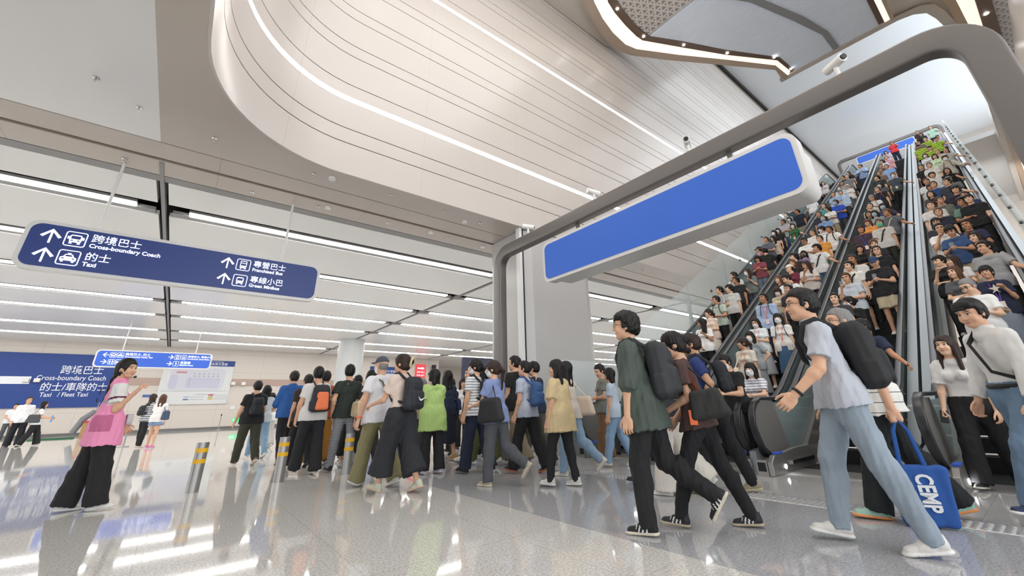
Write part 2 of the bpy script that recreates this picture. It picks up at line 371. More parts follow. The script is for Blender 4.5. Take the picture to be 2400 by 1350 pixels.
cove = empty('ceiling_cove', (14, 5, 15.6), 'curved cove ring with warm light band in the high soffit, near the beige void wall', 'cove light')
def child_of(o, p): o.parent = p; o.matrix_parent_inverse = Matrix.Translation(-p.location); return o
child_of(ribbon(A0, A1, 15.45, 15.50).obj('outer_rim', mat('cove_rim', 'b5a391', 0.4), smooth=False), cove)
child_of(ribbon(A1, A2, 15.50, 15.58).obj('light_band', LAMPW), cove)
child_of(ribbon(A2, A3, 15.52, 15.52).obj('brown_band', BROWN), cove)
f = MB()
for a, b_ in zip(A0[:-1], A0[1:]):
    f.add([(a[0], a[1], 15.45), (b_[0], b_[1], 15.45), (b_[0], b_[1], 15.9), (a[0], a[1], 15.9)], [(0, 1, 2, 3)])
child_of(f.obj('fascia', mat('cove_fascia', 'b9ab9c', 0.4)), cove)
for x, y in ((10.46, 6.30), (19.6, 3.3), (14.2, 5.65), (16.2, 4.7), (12.4, 6.45), (18.2, 3.5)):
    child_of(MB().disc((x, y, 15.50), 0.05, n=12, h=.015).obj('spot_lamp', SPOT), cove)
# perforated panel and glossy slatted panels inside the ring
def perf_mat():
    m = bpy.data.materials.new('perforated_panel'); m.use_nodes = True; nt = m.node_tree; b = nt.nodes['Principled BSDF']
    tc = nt.nodes.new('ShaderNodeTexCoord'); sp = nt.nodes.new('ShaderNodeSeparateXYZ'); nt.links.new(tc.outputs['Object'], sp.inputs[0])
    d = []
    for ang, per in ((0, .24), (60, .24), (120, .24)):
        u = math_node(nt, 'ADD', math_node(nt, 'MULTIPLY', sp.outputs[0], math.cos(R_(ang))), math_node(nt, 'MULTIPLY', sp.outputs[1], math.sin(R_(ang))))
        d.append(line_mask(nt, u, per, 0.075))
    k = math_node(nt, 'MAXIMUM', math_node(nt, 'MAXIMUM', d[0], d[1]), d[2])
    x = nt.nodes.new('ShaderNodeMix'); x.data_type = 'RGBA'; x.inputs[6].default_value = lin('8f8883'); x.inputs[7].default_value = lin('cfc9c4')
    nt.links.new(k, x.inputs[0]); nt.links.new(x.outputs[2], b.inputs['Base Color']); b.inputs['Roughness'].default_value = 0.5
    return m
PERF = perf_mat()
SLAT = mat('glossy_slat_panel', 'e4edf9', 0.2, spec=0.6)
struct(MB().prism([(8.8, 5.2), (10.25, 6.11), (10.87, 6.22), (11.6, 6.32), (12.58, 6.31), (12.53, 5.45), (12.58, 4.34), (12.6, 0), (6, 0)], 'z', 15.56, 15.64).obj('ceiling_perforated', PERF), 'perforated triangle pattern ceiling panel in the cove ring')
sl = MB()
for i in range(75):
    x0 = 12.62+i*0.1
    def ylim(x):
        P = A3[5:]
        for a, c in zip(P[:-1], P[1:]):
            if a[0] <= x <= c[0]: return a[1]+(c[1]-a[1])*(x-a[0])/(c[0]-a[0])
        return P[-1][1]
    sl.box(x0, x0+.088, -0.05, ylim(min(x0, 19.7)), 15.54, 15.6)
struct(sl.obj('ceiling_slats', SLAT), 'pale slatted ceiling panels inside the cove ring')
struct(MB().prism([(12.6, -.05), (20.1, -.05), (20.0, 3.3), (18.45, 3.4), (16.0, 4.7), (14.03, 5.6), (12.6, 6.3)], 'z', 15.605, 15.65).obj('ceiling_slats_backing', mat('slat_back', 'dde2e8', 0.5)))
TA = [(12.6, 3.9), (14.42, 2.94), (16.83, 2.19), (18.55, 1.72), (19.94, 1.69)]; TB = [(12.6, 3.45), (14.97, 2.5), (16.9, 1.88), (18.6, 1.5), (19.9, 1.47)]
struct(ribbon(TA, TB, 15.50).obj('trim_7', mat('grey_track', '8c8e91', 0.4)), 'bent grey spotlight track across the slatted ceiling')
tr = empty('ceiling_cove', (16, -0.1, 15.55), 'straight cove light with dark strip on the right side of the slatted panels', 'cove light')
child_of(MB().box(12.6, 19.9, -.12, .06, 15.49, 15.56).obj('brown_band', BROWN), tr); child_of(MB().box(12.6, 19.95, -.30, -.121, 15.5, 15.56).obj('light_band', LAMPW), tr)
child_of(MB().box(12.6, 20.0, -.42, -.301, 15.45, 15.56).obj('outer_rim', mat('cove_rim', 'b5a391')), tr)
# rounded frame band along the slab edge, and the straight southern edge
E0 = [(20.2, 3.93), (20.2, 3.0), (20.25, 1.0), (20.3, -0.5), (20.45, -0.95), (20.8, -1.3), (21.5, -1.5), (24, -1.95), (25.8, -2.1), (29, -2.24), (34.3, -2.33), (51, -2.7)]
E1 = [(x-.28, y-(.0 if i < 4 else .28)) for i, (x, y) in enumerate(E0)]
struct(ribbon(E1, E0, 15.50).obj('trim_8', mat('edge_frame', 'c2b9ae', 0.35)), 'pale frame along the edge of the high soffit')
f = MB()
for a, b_ in zip(E0[:-1], E0[1:]):
    f.add([(a[0], a[1], 15.5), (b_[0], b_[1], 15.5), (b_[0], b_[1], 16.3), (a[0], a[1], 16.3)], [(0, 1, 2, 3)])
struct(f.obj('trim_9', mat('edge_fascia', 'cfc8c0', 0.3)))
sc = empty('ceiling_cove', (34, -2.4, 15.5), 'long straight cove light in the high soffit above the right guard glass', 'cove light')
G0 = [(19.5, -1.65), (21.15, -1.9), (26.8, -2.28), (29.2, -2.37), (34.6, -2.57), (51, -3.05)]; G1 = [(19.5, -2.0), (21.15, -2.16), (23.7, -2.35), (29.1, -2.68), (31.8, -2.78), (51, -3.3)]
G2 = [(19.5, -2.45), (21.7, -2.62), (24.3, -2.7), (30, -2.95), (40, -3.3), (51, -3.6)]; G3 = [(19.5, -2.9), (22.3, -3.04), (26.3, -3.2), (32, -3.38), (36, -3.5), (51, -3.9)]
child_of(ribbon(G0, G1, 15.46, 15.48).obj('tan_band', TAN), sc)
child_of(ribbon(G1, G2, 15.50, 15.56).obj('light_band', LAMPW), sc)
child_of(ribbon(G2, G3, 15.48).obj('brown_band', BROWN), sc)
for x in (22.83, 26.5, 30.5, 35): child_of(MB().disc((x, -2.83, 15.46), .07, n=12).obj('spot_lamp', SPOT), sc)
struct(MB().prism([(18, -12), (51, -12), (51, -3.85), (36, -3.45), (22.3, -3.0), (18, -2.85)], 'z', 15.53, 15.6).obj('ceiling_perforated', PERF), 'perforated triangle pattern ceiling panel right of the straight cove')
# ---------------- columns ----------------
colm = mat('column_cladding', 'bdbbb9', 0.3, var=.02, vscale=1)
c1 = MB()
c1.prism([(6.62, 8.02), (6.86, 7.93), (7.35, 7.9), (8.9, 7.9), (9.15, 8.0), (9.25, 8.3), (9.25, 9.4), (9.0, 9.7), (6.9, 9.7), (6.55, 9.4), (6.55, 8.15)], 'z', 0, HC)
struct(c1.obj('column_clad', colm, bevel=0.03), 'wide pale clad column beside the grey gantry')
struct(MB().box(6.53, 6.60, 7.98, 8.1, 0, HC).obj('trim_10', BLACK), 'black vertical slot on the column edge')
struct(MB().box(6.44, 6.53, 7.95, 8.1, 0, HC).obj('trim_11', mat('bright_edge', 'e6e6e6', 0.3)))
struct(MB().disc((8.85, 29.9, 0), 0.85, n=32, h=HC).obj('column_round', mat('round_column', 'c3c5c5', 0.35), smooth=True), 'round pale column far back in the hall')
# right hand grooved lining beyond the guard glass is the open void; nothing else stands there
# tactile strip and white line
tac = MB()
for i in range(4):
    for k in range(150):
        y = -1.6+k*0.062; x = 5.19+i*0.072
        tac.prism([(x+.022*math.cos(t*math.pi/3), y+.022*math.sin(t*math.pi/3)) for t in range(6)], 'z', 0.0005, 0.006)
tag(tac.obj('tactile_strip', mat('stud_steel', 'd6d6d4', .25, metal=.3)), 'strip of steel tactile studs across the floor in front of the escalators', 'tactile paving', kind='stuff')
tag(MB().box(5.135, 5.15, -1.6, 2.6, 0.0002, 0.003).obj('floor_line', mat('white_line', 'eeeeee', .4)), 'thin white line on the floor beside the steel studs', 'floor line')
# ---------------- gantries ----------------
def gantry(name, X, yl, yr, z0, ztop, label, w=.27, d=.2, R=.38):
    t = empty(name, (X, (yl+yr)/2, z0), label, 'gantry', None); cy = (yl+yr)/2; L = yl-w/2-cy; Rr = yr+w/2-cy; Z = ztop-z0-w/2
    pts = [(L, 0)]
    pts += [(L-R+R*math.cos(R_(a)), Z-R+R*math.sin(R_(a))) for a in range(0, 91, 9)]
    pts += [(Rr+R-R*math.sin(R_(a)), Z-R+R*math.cos(R_(a))) for a in range(0, 91, 9)]
    pts += [(Rr, 0)]
    prof = rrect(w, d, .03, 3); fr = []
    for i, p in enumerate(pts):
        a = pts[max(0, i-1)]; c = pts[min(len(pts)-1, i+1)]; tt = Vector((0, c[0]-a[0], c[1]-a[1])).normalized(); n = Vector((0, -tt.z, tt.y))
        fr.append(((0, p[0], p[1]), n, (1, 0, 0)))
    MB().sweep(prof, fr).obj('frame', GANTRY, t, smooth=True)
    return t
gantry('sign_gantry', 5.4, 7.57, -.67, 0, 4.53, 'large grey metal arch spanning the escalator entrance with a blue sign hung below')
gantry('sign_gantry', 43, 6.45, -.55, 16.5, 21.0, 'distant grey metal arch at the top of the escalators')
def blue_sign(X, y0, y1, z0, z1, label, posts, ztop, second=True):
    t = empty('hanging_sign', (X, (y0+y1)/2, z0), label, 'sign'); W = y1-y0; Hh = z1-z0
    def slab(w, h, r, xa, xb, name, m, cz=None):
        MB().prism(rrect(w, h, r, 6, 0, Hh/2 if cz is None else cz), 'x', xa, xb).obj(name, m, t, smooth=True)
    slab(W+.12, Hh+.12, .15, .005, .2, 'frame', WRIM)
    slab(W, Hh, .12, -.004, .02, 'face', BLUE)
    if second: slab(W+.04, Hh+.0, .13, .2, .62, 'housing', WRIM)
    for y in posts:
        MB().box(-.0+.08, .13, y-(y0+y1)/2-.03, y-(y0+y1)/2+.03, Hh+.05, ztop-z0).obj('hanger', GANTRY, t)
    return t
blue_sign(5.32, 1.15, 5.75, 3.33, 4.06, 'wide blank blue sign in a white frame hung from the large grey arch', (1.9, 4.87), 4.27)
blue_sign(42.9, 1.2, 5.0, 20.0, 20.62, 'small far blank blue sign under the distant arch', (2.0, 4.2), 20.8)
# cctv cameras on the near gantry
def cctv(y, ang, k):
    t = empty('security_camera', (5.4, y, 4.53), 'white security camera on the grey arch, ' + k, 'camera', 'security cameras on the arch', rz=ang)
    MB().tube([(0, 0, 0), (0, 0, .16)], .025, 8).obj('mount', WPLAST, t, smooth=True)
    MB().tube([(-.13, 0, .19), (.13, 0, .22)], .055, 12).obj('housing', WPLAST, t, smooth=True)
    MB().tube([(-.15, 0, .187), (-.131, 0, .19)], .035, 10).obj('lens', BLACK, t, smooth=True)
for y, a, k in ((6.34, 2.6, 'at its left corner'), (4.38, 2.9, 'second from its left corner'), (2.44, .4, 'above the blue sign'), (.5, .9, 'nearest its right corner')): cctv(y, a, k)
# small devices at the upper level
for i, (y, z) in enumerate(((6.2, 21.2), (4.5, 21.25), (3.0, 21.25), (1.3, 21.25))):
    tag(MB().disc((50.9, y, z), .09, 'x', 10, .08).obj('dome_camera', BLACK), 'small dark dome camera on the upper wall behind the distant arch', 'camera', 'dome cameras on the upper wall')
# ---------------- pictograms ----------------
def pts2(t, mesh_b, name, m, ox, oz, s, y=-.006):
    """mesh_b: list of 2D polygons (x,z); placed in a sign's local frame facing -y"""
    b = MB()
    for i, p in enumerate(mesh_b): b.prism([(ox+q[0]*s, oz+q[1]*s) for q in p], 'y', y-i*0.0006, y+.002)
    return b.obj(name, m, t)
def ringpoly(w, h, r, th, cx=0, cz=0):
    o = rrect(w, h, r, 5, cx, cz); i = rrect(w-2*th, h-2*th, max(r-th, .01), 5, cx, cz); n = len(o)
    return [[o[k], o[(k+1) % n], i[(k+1) % n], i[k]] for k in range(n)]
def rect(x0, x1, z0, z1): return [(x0, z0), (x1, z0), (x1, z1), (x0, z1)]
def arrow(t, ox, oz, s, rot=0, y=-.006, m=None):
    ps = [rect(-.055, .055, -.5, .42), [(-.5, -.02), (-.36, -.02+-.1), (.0, .33), (.0, .5)], [(.5, -.02), (.36, -.12), (0, .33), (0, .5)]]
    c, sn = math.cos(rot), math.sin(rot)
    pts2(t, [[(a*c-b*sn, a*sn+b*c) for a, b in p] for p in ps], 'arrow', m or TXT, ox, oz, s, y)
def picto(t, kind, ox, oz, s, y=-.006):
    W = ringpoly(1, 1, .15, .055); N = []
    if kind == 'coach':
        W += [rrect(.56, .5, .12, 4, 0, .03), rect(-.25, -.12, -.33, -.2), rect(.12, .25, -.33, -.2), rect(-.38, -.3, -.02, .15), rect(.3, .38, -.02, .15)]
        N += [rrect(.42, .2, .03, 3, 0, .1), rect(-.2, -.1, -.14, -.08), rect(.1, .2, -.14, -.08)]
    elif kind == 'taxi':
        W += [[(-.36, -.2), (.36, -.2), (.36, .0), (.24, .06), (.16, .22), (-.16, .22), (-.24, .06), (-.36, .0)], rect(-.08, .08, .22, .3), rect(-.3, -.18, -.3, -.2), rect(.18, .3, -.3, -.2)]
        N += [[(-.17, .07), (.17, .07), (.11, .17), (-.11, .17)], rect(-.28, -.18, -.1, -.04), rect(.18, .28, -.1, -.04)]
    elif kind == 'bus':
        W += [rrect(.46, .62, .06, 3, 0, .03), rect(-.2, -.1, -.36, -.27), rect(.1, .2, -.36, -.27)]
        N += [rect(-.18, .18, .16, .28), rect(-.18, .18, -.08, .1), rect(-.18, -.1, -.22, -.17), rect(.1, .18, -.22, -.17)]
    elif kind == 'minibus':
        W += [rrect(.5, .5, .12, 4, 0, .02), rect(-.22, -.12, -.32, -.22), rect(.12, .22, -.32, -.22)]
        N += [rrect(.38, .2, .05, 3, 0, .08), rect(-.2, -.12, -.15, -.1), rect(.12, .2, -.15, -.1)]
    elif kind == 'toilet':
        for cx in (-.2, .2): W += [rrect(.12, .12, .055, 3, cx, .3), [(cx-.12, -.05), (cx+.12, -.05), (cx+.09, .2), (cx-.09, .2)], rect(cx-.07, cx-.01, -.36, -.05), rect(cx+.01, cx+.07, -.36, -.05)]
    elif kind == 'bed':
        W += [rect(-.36, -.3, -.3, .2), rect(-.36, .36, -.22, -.08), rect(.3, .36, -.3, -.08), [(-.26, -.04), (.3, -.04), (.2, .14), (-.1, .1)], rrect(.14, .14, .06, 3, -.18, .1)]
    else:
        W += [rrect(.12, .12, .055, 3, -.02, .3), [(-.1, .2), (.08, .2), (.12, -.05), (-.08, -.05)], rect(-.06, .04, -.36, -.05), [(.08, .1), (.26, -.1), (.2, -.14), (.06, .02)]]
    pts2(t, W, 'pictogram', TXT, ox, oz, s, y)
    if N: pts2(t, N, 'pictogram_detail', NAVY, ox, oz, s, y-.016)
def dir_sign(x0, x1, Y, z0, z1, label, poles, rows, navy):
    cx = (x0+x1)/2; t = empty('direction_sign', (cx, Y, z0), label, 'sign'); W = x1-x0; Hh = z1-z0
    MB().prism(rrect(W+.12, Hh+.12, .17, 6, 0, Hh/2), 'y', .005, .16).obj('frame', WRIM, t, smooth=True)
    MB().prism(rrect(W, Hh, .14, 6, 0, Hh/2), 'y', -.002, .02).obj('face', navy, t, smooth=True)
    for x in poles: MB().tube([(x-cx, .09, Hh+.05), (x-cx, .09, HC-z0)], .025, 10).obj('hanger', WPLAST, t, smooth=True)
    return t, Hh, cx
t, Hh, cx = dir_sign(-2.52, 1.95, 9.88, 3.36, 4.10, 'large navy hanging sign to Cross-boundary Coach, Taxi, Franchised Bus and Green Minibus', (-1.76, 1.2), 0, NAVY)
def line_(t, x, z, kinds, zh, en, s, arot=0, hs=1.0):
    arrow(t, x, z, s*.95, arot)
    for i, k in enumerate(kinds): picto(t, k, x+s*(1.1+i*1.12), z, s)
    tx = x+s*(1.1+1.12*(len(kinds)-1)+.68)
    text_mesh('lettering', zh, s*.62*hs, TXT, t, (tx, -.004, z+s*.02), (1, 0, 0), (0, 0, 1), bold=.0011*s/.27)
    text_mesh('lettering', en, s*.38*hs, TXT, t, (tx, -.004, z-s*.40), (1, 0, 0), (0, 0, 1), bold=.0028*s/.27)
line_(t, -1.98, .54, ['coach'], '跨境巴士', 'Cross-boundary Coach', .27)
line_(t, -1.98, .20, ['taxi'], '的士', 'Taxi', .27)
line_(t, .52, .54, ['bus'], '專營巴士', 'Franchised Bus', .25)
line_(t, .52, .20, ['minibus'], '專線小巴', 'Green Minibus', .25)
BLUE2 = mat('sign_lit_blue', '2a56b8', 0.4, emit=0.35)
t, Hh, cx = dir_sign(-3.5, 1.02, 28.7, 3.34, 4.06, 'far blue hanging sign with left and right arrows behind the pink vest woman', (-2.65, .3), 0, BLUE2)
line_(t, -1.95, .53, ['coach', 'taxi'], '跨境巴士, 的士', 'Cross-boundary Coach, Taxi', .24, R_(90))
line_(t, -1.95, .2, ['toilet', 'bed'], '', '', .24, R_(-90))
line_(t, .55, .53, ['bus', 'minibus'], '專營巴士, 專線小巴', 'Franchised Bus, Green Minibus', .24, R_(-90), hs=.85)
line_(t, .55, .2, ['baby'], '育嬰間', 'Babycare Room', .24, R_(-90))
MB().box(1.02, 1.3, -.006, -.003, .1, .3).obj('patch', mat('bright_blue_patch', '2f7fe8', .4, emit=.3), t)
# ---------------- banner, posters, wall items ----------------
t = empty('wall_banner', (-8, YW-.05, 1.6), 'huge blue wall banner with Cross-boundary Coach and Fleet Taxi lettering', 'banner')
MB().box(-9, 5.15, -.03, .045, 0.03, 3.22).obj('panel', BANNER, t)
def btxt(s, x, z, size, sx=1.0): text_mesh('lettering', s, size, BTXT, t, (x+8, -.035, z-1.6), (1, 0, 0), (0, 0, 1), bold=.003, sx=sx)
btxt('跨境巴士', -6.1, 3.66, .56, .88); btxt('Cross-boundary Coach', -7.0, 3.24, .40, .82)
btxt('的士/車隊的士', -6.7, 2.64, .54, .88); btxt('Taxi   / Fleet Taxi', -6.6, 2.27, .36, .82)
pts2(t, [rect(-1.4, 1.0, 1.4, 1.83), [(-1.3, 1.1), (-.6, 2.2), (-.9, 2.2), (-2.2, 1.6), (-1.6, 1.1)]], 'arrow', BTXT, -.2, 0, 1, -.036)
t = empty('wall_map', (.9, YW-.05, 1.6), 'large pale transport interchange map poster with blue header behind the pointing women', 'poster')
PAPER = mat('map_paper', 'd9dbdb', 0.4); LAV = mat('map_lavender', 'c3c4d6', 0.5); MG = mat('map_grey', '8c8f98', .5)
MB().box(-2.05, 2.05, -.03, .045, 0.1, 3.12).obj('panel', PAPER, t)
MB().box(-2.05, 2.05, -.034, -.03, 2.72, 3.12).obj('header', BANNER, t)
text_mesh('lettering', '交通換乘示意圖', .2, BTXT, t, (.2, -.036, 2.8), (1, 0, 0), (0, 0, 1)); text_mesh('lettering', 'Transport Interchange', .12, BTXT, t, (.25, -.036, 3.0), (1, 0, 0), (0, 0, 1))
pts2(t, [rrect(3.2, 1.5, .3, 5, 0.0, 1.8)], 'map_outline', mat('map_pale', 'cfd0da', .5), 0, 0, 1, -.033)
pts2(t, [rrect(2.0, .7, .1, 4, .35, 1.55), rrect(.45, 1.0, .2, 4, -1.35, 1.6)], 'map_zone', LAV, 0, 0, 1, -.036)
pts2(t, [rrect(.6, .12, .03, 2, -1.0, 2.25)], 'map_route', mat('map_red', 'c98d92', .5), 0, 0, 1, -.038)
pts2(t, [rect(-.3+i*.28, -.18+i*.28, 1.98, 2.02) for i in range(6)]+[rect(-.3+i*.28, -.2+i*.28, 2.14, 2.18) for i in range(6)]+[rect(-.45, -.41, 1.3+.12*i, 1.36+.12*i) for i in range(5)]+[rect(.1, 1.2, .75, .77), rect(-1.9, 1.9, .98, .99)], 'map_marks', MG, 0, 0, 1, -.039)
for cx_, cz_, c in ((-.55, .38, '5d6f94'), (-.55, .54, '9fb3d6'), (.85, .66, 'cf4550'), (.85, .40, 'd8b93a'), (.85, .53, 'a9a77a')):
    pts2(t, [rect(cx_, cx_+.3, cz_, cz_+.08)], 'legend', mat('legend_'+c, c, .5), 0, 0, 1, -.037); pts2(t, [rect(cx_+.36, cx_+1.15, cz_+.03, cz_+.05)], 'legend_line', MG, 0, 0, 1, -.037)
# red sign, info board, screens, cameras
t = empty('red_sign', (18.3, YW-.05, 3.75), 'red sign with a white arrow pointing right on the far wall', 'sign')
MB().box(-.55, .55, -.05, .045, 0, 1.3).obj('panel', mat('sign_red', 'd8434c', .4, emit=.5), t)
pts2(t, [rect(-.35, .1, .86, .98), [(.1, .78), (.4, .92), (.1, 1.06)]], 'arrow', TXT, 0, 0, 1, -.055)
text_mesh('lettering', '電梯↑層上', .17, TXT, t, (-.4, -.055, .5), (1, 0, 0), (0, 0, 1)); text_mesh('lettering', '電梯↓層下', .17, TXT, t, (-.4, -.055, .2), (1, 0, 0), (0, 0, 1))
t = empty('info_board', (14.8, YW-.05, 3.3), 'white information board with blue header behind the man in the cap', 'poster')
MB().box(-1.5, 1.5, -.04, .045, -1.2, 1.4).obj('panel', PAPER, t); MB().box(-1.5, 1.5, -.045, -.04, .8, 1.4).obj('header', BANNER, t)
text_mesh('lettering', '交通換乘示意圖', .26, BTXT, t, (-.9, -.05, .9), (1, 0, 0), (0, 0, 1)); pts2(t, [rect(-1.3, -.2, .1, .6), rect(-1.3, -.2, -1, 0)], 'blocks', BANNER, 0, 0, 1, -.046)
t = empty('dark_display', (19.7, 30, 0), 'tall dark navy back of a display board behind the masked women', 'display'); MB().box(-1.75, 1.75, 0, .25, 2.2, 4.85).obj('panel', mat('display_navy', '2b2c4a', .4), t); MB().box(-1.6, -1.5, .1, .2, 0, 2.2).obj('leg', STEEL2, t); MB().box(1.5, 1.6, .1, .2, 0, 2.2).obj('leg', STEEL2, t)
t = empty('wall_screen', (48, 46, 2.6), 'green and blue lit advertising screen far behind the column', 'screen')
MB().box(-5, 1, -.1, -.005, 0, 3.0).obj('green_panel', mat('screen_green', '9ed68c', .4, emit=.6), t); MB().box(1, 2.6, -.1, -.005, 0, 3.0).obj('blue_panel', mat('screen_blue', '78b4f0', .4, emit=.7), t)
pts2(t, [rect(-4.6, -3.4, 2.2, 2.6), rect(-3, -1.5, 2.1, 2.6), rect(-.8, .5, 2.1, 2.6), rect(-4.6, -3.4, 1, 1.8), rect(-3, .5, .5, 1.7)], 'blocks', mat('screen_white', 'e8f4e0', .4, emit=.5), 0, 0, 1, -.11)
t = empty('wall_speaker', (19.6, YW, 4.5), 'black dome camera bracket on the end of the far wall', 'camera'); MB().disc((0, -.35, 0), .22, 'z', 14, .5).obj('housing', BLACK, t, smooth=True); MB().box(-.05, .05, -.2, -.005, .2, .3).obj('bracket', BLACK, t)
for i, (x, z) in enumerate(((3.1, 3.0), (3.75, 3.0), (-7.35, 3.1), (-6.9, 3.1))):
    tag(MB().box(x-.13, x+.13, YW-.32, YW-.03, z, z+.22).obj('emergency_light', WPLAST, bevel=.02), 'small white emergency light box on the far wall, ' + ['right of the map poster', 'second box right of the map poster', 'on the blue banner arrow', 'beside the banner arrow tip'][i], 'light box', 'emergency light boxes')
t = empty('exit_sign', (4.0, YW, .42), 'small green running man exit sign low on the far wall', 'exit sign')
MB().box(-.45, .45, -.03, -.005, 0, .3).obj('panel', GREEN, t); pts2(t, [rect(-.35, -.1, .12, .18), [(-.35, .05), (-.35, .25), (-.43, .15)], rect(.05, .12, .05, .25), rect(.18, .25, .06, .2)], 'symbol', TXT, 0, 0, 1, -.035)
tag(MB().box(-1.85, -1.25, YW-.03, YW-.005, 2.2, 2.36).obj('notice_label', mat('label_blue', '4a63a8', .5)), 'tiny blue notice strip on the far wall left of the map poster', 'notice')
tag(MB().box(3.25, 3.55, YW-.05, YW-.005, 1.3, 1.55).obj('wall_box', WPLAST), 'small white box on the far wall right of the map poster', 'wall box')
tag(MB().box(3.9, 4.1, YW-.05, YW-.005, 1.55, 1.75).obj('socket_plate', GREYM), 'small grey plate on the far wall above the white box', 'wall plate')
# ---------------- soffit devices ----------------
dev = [(-1.9,7.3,0),(-1.45,7.75,0),(-1.75,9.75,0),(.35,9.85,0),(-.45,8.0,0),(1.25,8.25,0),(2.9,8.2,0),(1.7,9.75,0),(3.4,9.7,0),(4.3,8.25,0),(5.4,8.3,0),(5.2,9.7,0),(9.5,8.3,0),(11.2,9.7,0),(12.6,8.3,0),(14.2,9.7,0),(1.6,8.2,1),(1.9,9.65,1),(5.0,8.45,1),(4.6,9.6,1),(6.4,9.7,1),(16,8.3,0)]
for x, y, k in dev:
    if k: tag(MB().disc((x, y, HC-.045), .07, n=16, h=.045).obj('smoke_detector', WPLAST, smooth=True), 'round white smoke detector on the beige soffit', 'smoke detector', 'smoke detectors on the soffit')
    else:
        s = MB().disc((x, y, HC-.012), .045, n=12, h=.012); s.tube([(x, y, HC-.055), (x, y, HC-.01)], .01, 6); s.disc((x, y, HC-.06), .018, n=8, h=.006)
        tag(s.obj('sprinkler_head', CHROME), 'small chrome sprinkler head on the ceiling beside the void', 'sprinkler', 'sprinkler heads')
# ---------------- bollards and stanchions ----------------
for x, y, k in ((.44, 7.93, 'leftmost of the three'), (1.5, 7.95, 'between the two walkers in black trousers'), (2.51, 7.93, 'nearest the man in checked trousers')):
    t = empty('bollard', (x, y, 0), 'short steel bollard with two yellow bands, '+k, 'bollard', 'steel bollards')
    MB().disc((0, 0, 0), .075, n=24, h=.63).obj('post', STEEL, t, smooth=True)
    for z in (.36, .50): MB().disc((0, 0, z), .0765, n=24, h=.055).obj('band', YELLOW, t, smooth=True)
for i, (x, y) in enumerate(((2.7, 36.9), (4.6, 36.0), (-2.3, 23.5), (-1.15, 21.5), (-2.6, 27.5))):
    t = empty('stanchion', (x, y, 0), 'thin steel queue barrier post ' + ['below the map poster by the far wall', 'beside the exit sign', 'left behind the woman in the pink vest', 'just behind the woman in the pink vest', 'near the green mat by the far wall'][i], 'barrier post', 'queue barrier posts')
    MB().disc((0, 0, 0), .17, n=20, h=.02).obj('base', STEEL, t); MB().disc((0, 0, .02), .025, n=12, h=.95).obj('post', STEEL, t, smooth=True); MB().disc((0, 0, .88), .035, n=12, h=.12).obj('cap', BLACK, t, smooth=True)
t = empty('cleaning_cart', (-3.2, 31.8, 0), 'wooden umbrella cart with grey covers and a red tray near the far wall', 'cart')
MB().box(-.3, .35, -.2, .2, 0.02, .75).obj('body', mat('cart_wood', 'b08b62', .6), t); MB().box(-.28, .33, -.22, .22, .76, .86).obj('tray', mat('cart_red', 'b83b38', .5), t)
MB().tube([(-.6, 0, .3), (-.35, 0, .95), (0, 0, 1.35)], [.12, .15, .1], 10).obj('cover', mat('cart_grey', '7c7f84', .7), t, smooth=True); MB().tube([(.0, 0, .8), (.05, 0, 1.75)], .02, 8).obj('handle', STEEL, t)
tag(MB().box(-5.5, -3.9, 33.2, 34.0, 0.002, .05).obj('floor_mat', mat('green_mat', '2f6a48', .9)), 'small dark green mat on the floor by the far wall', 'mat')
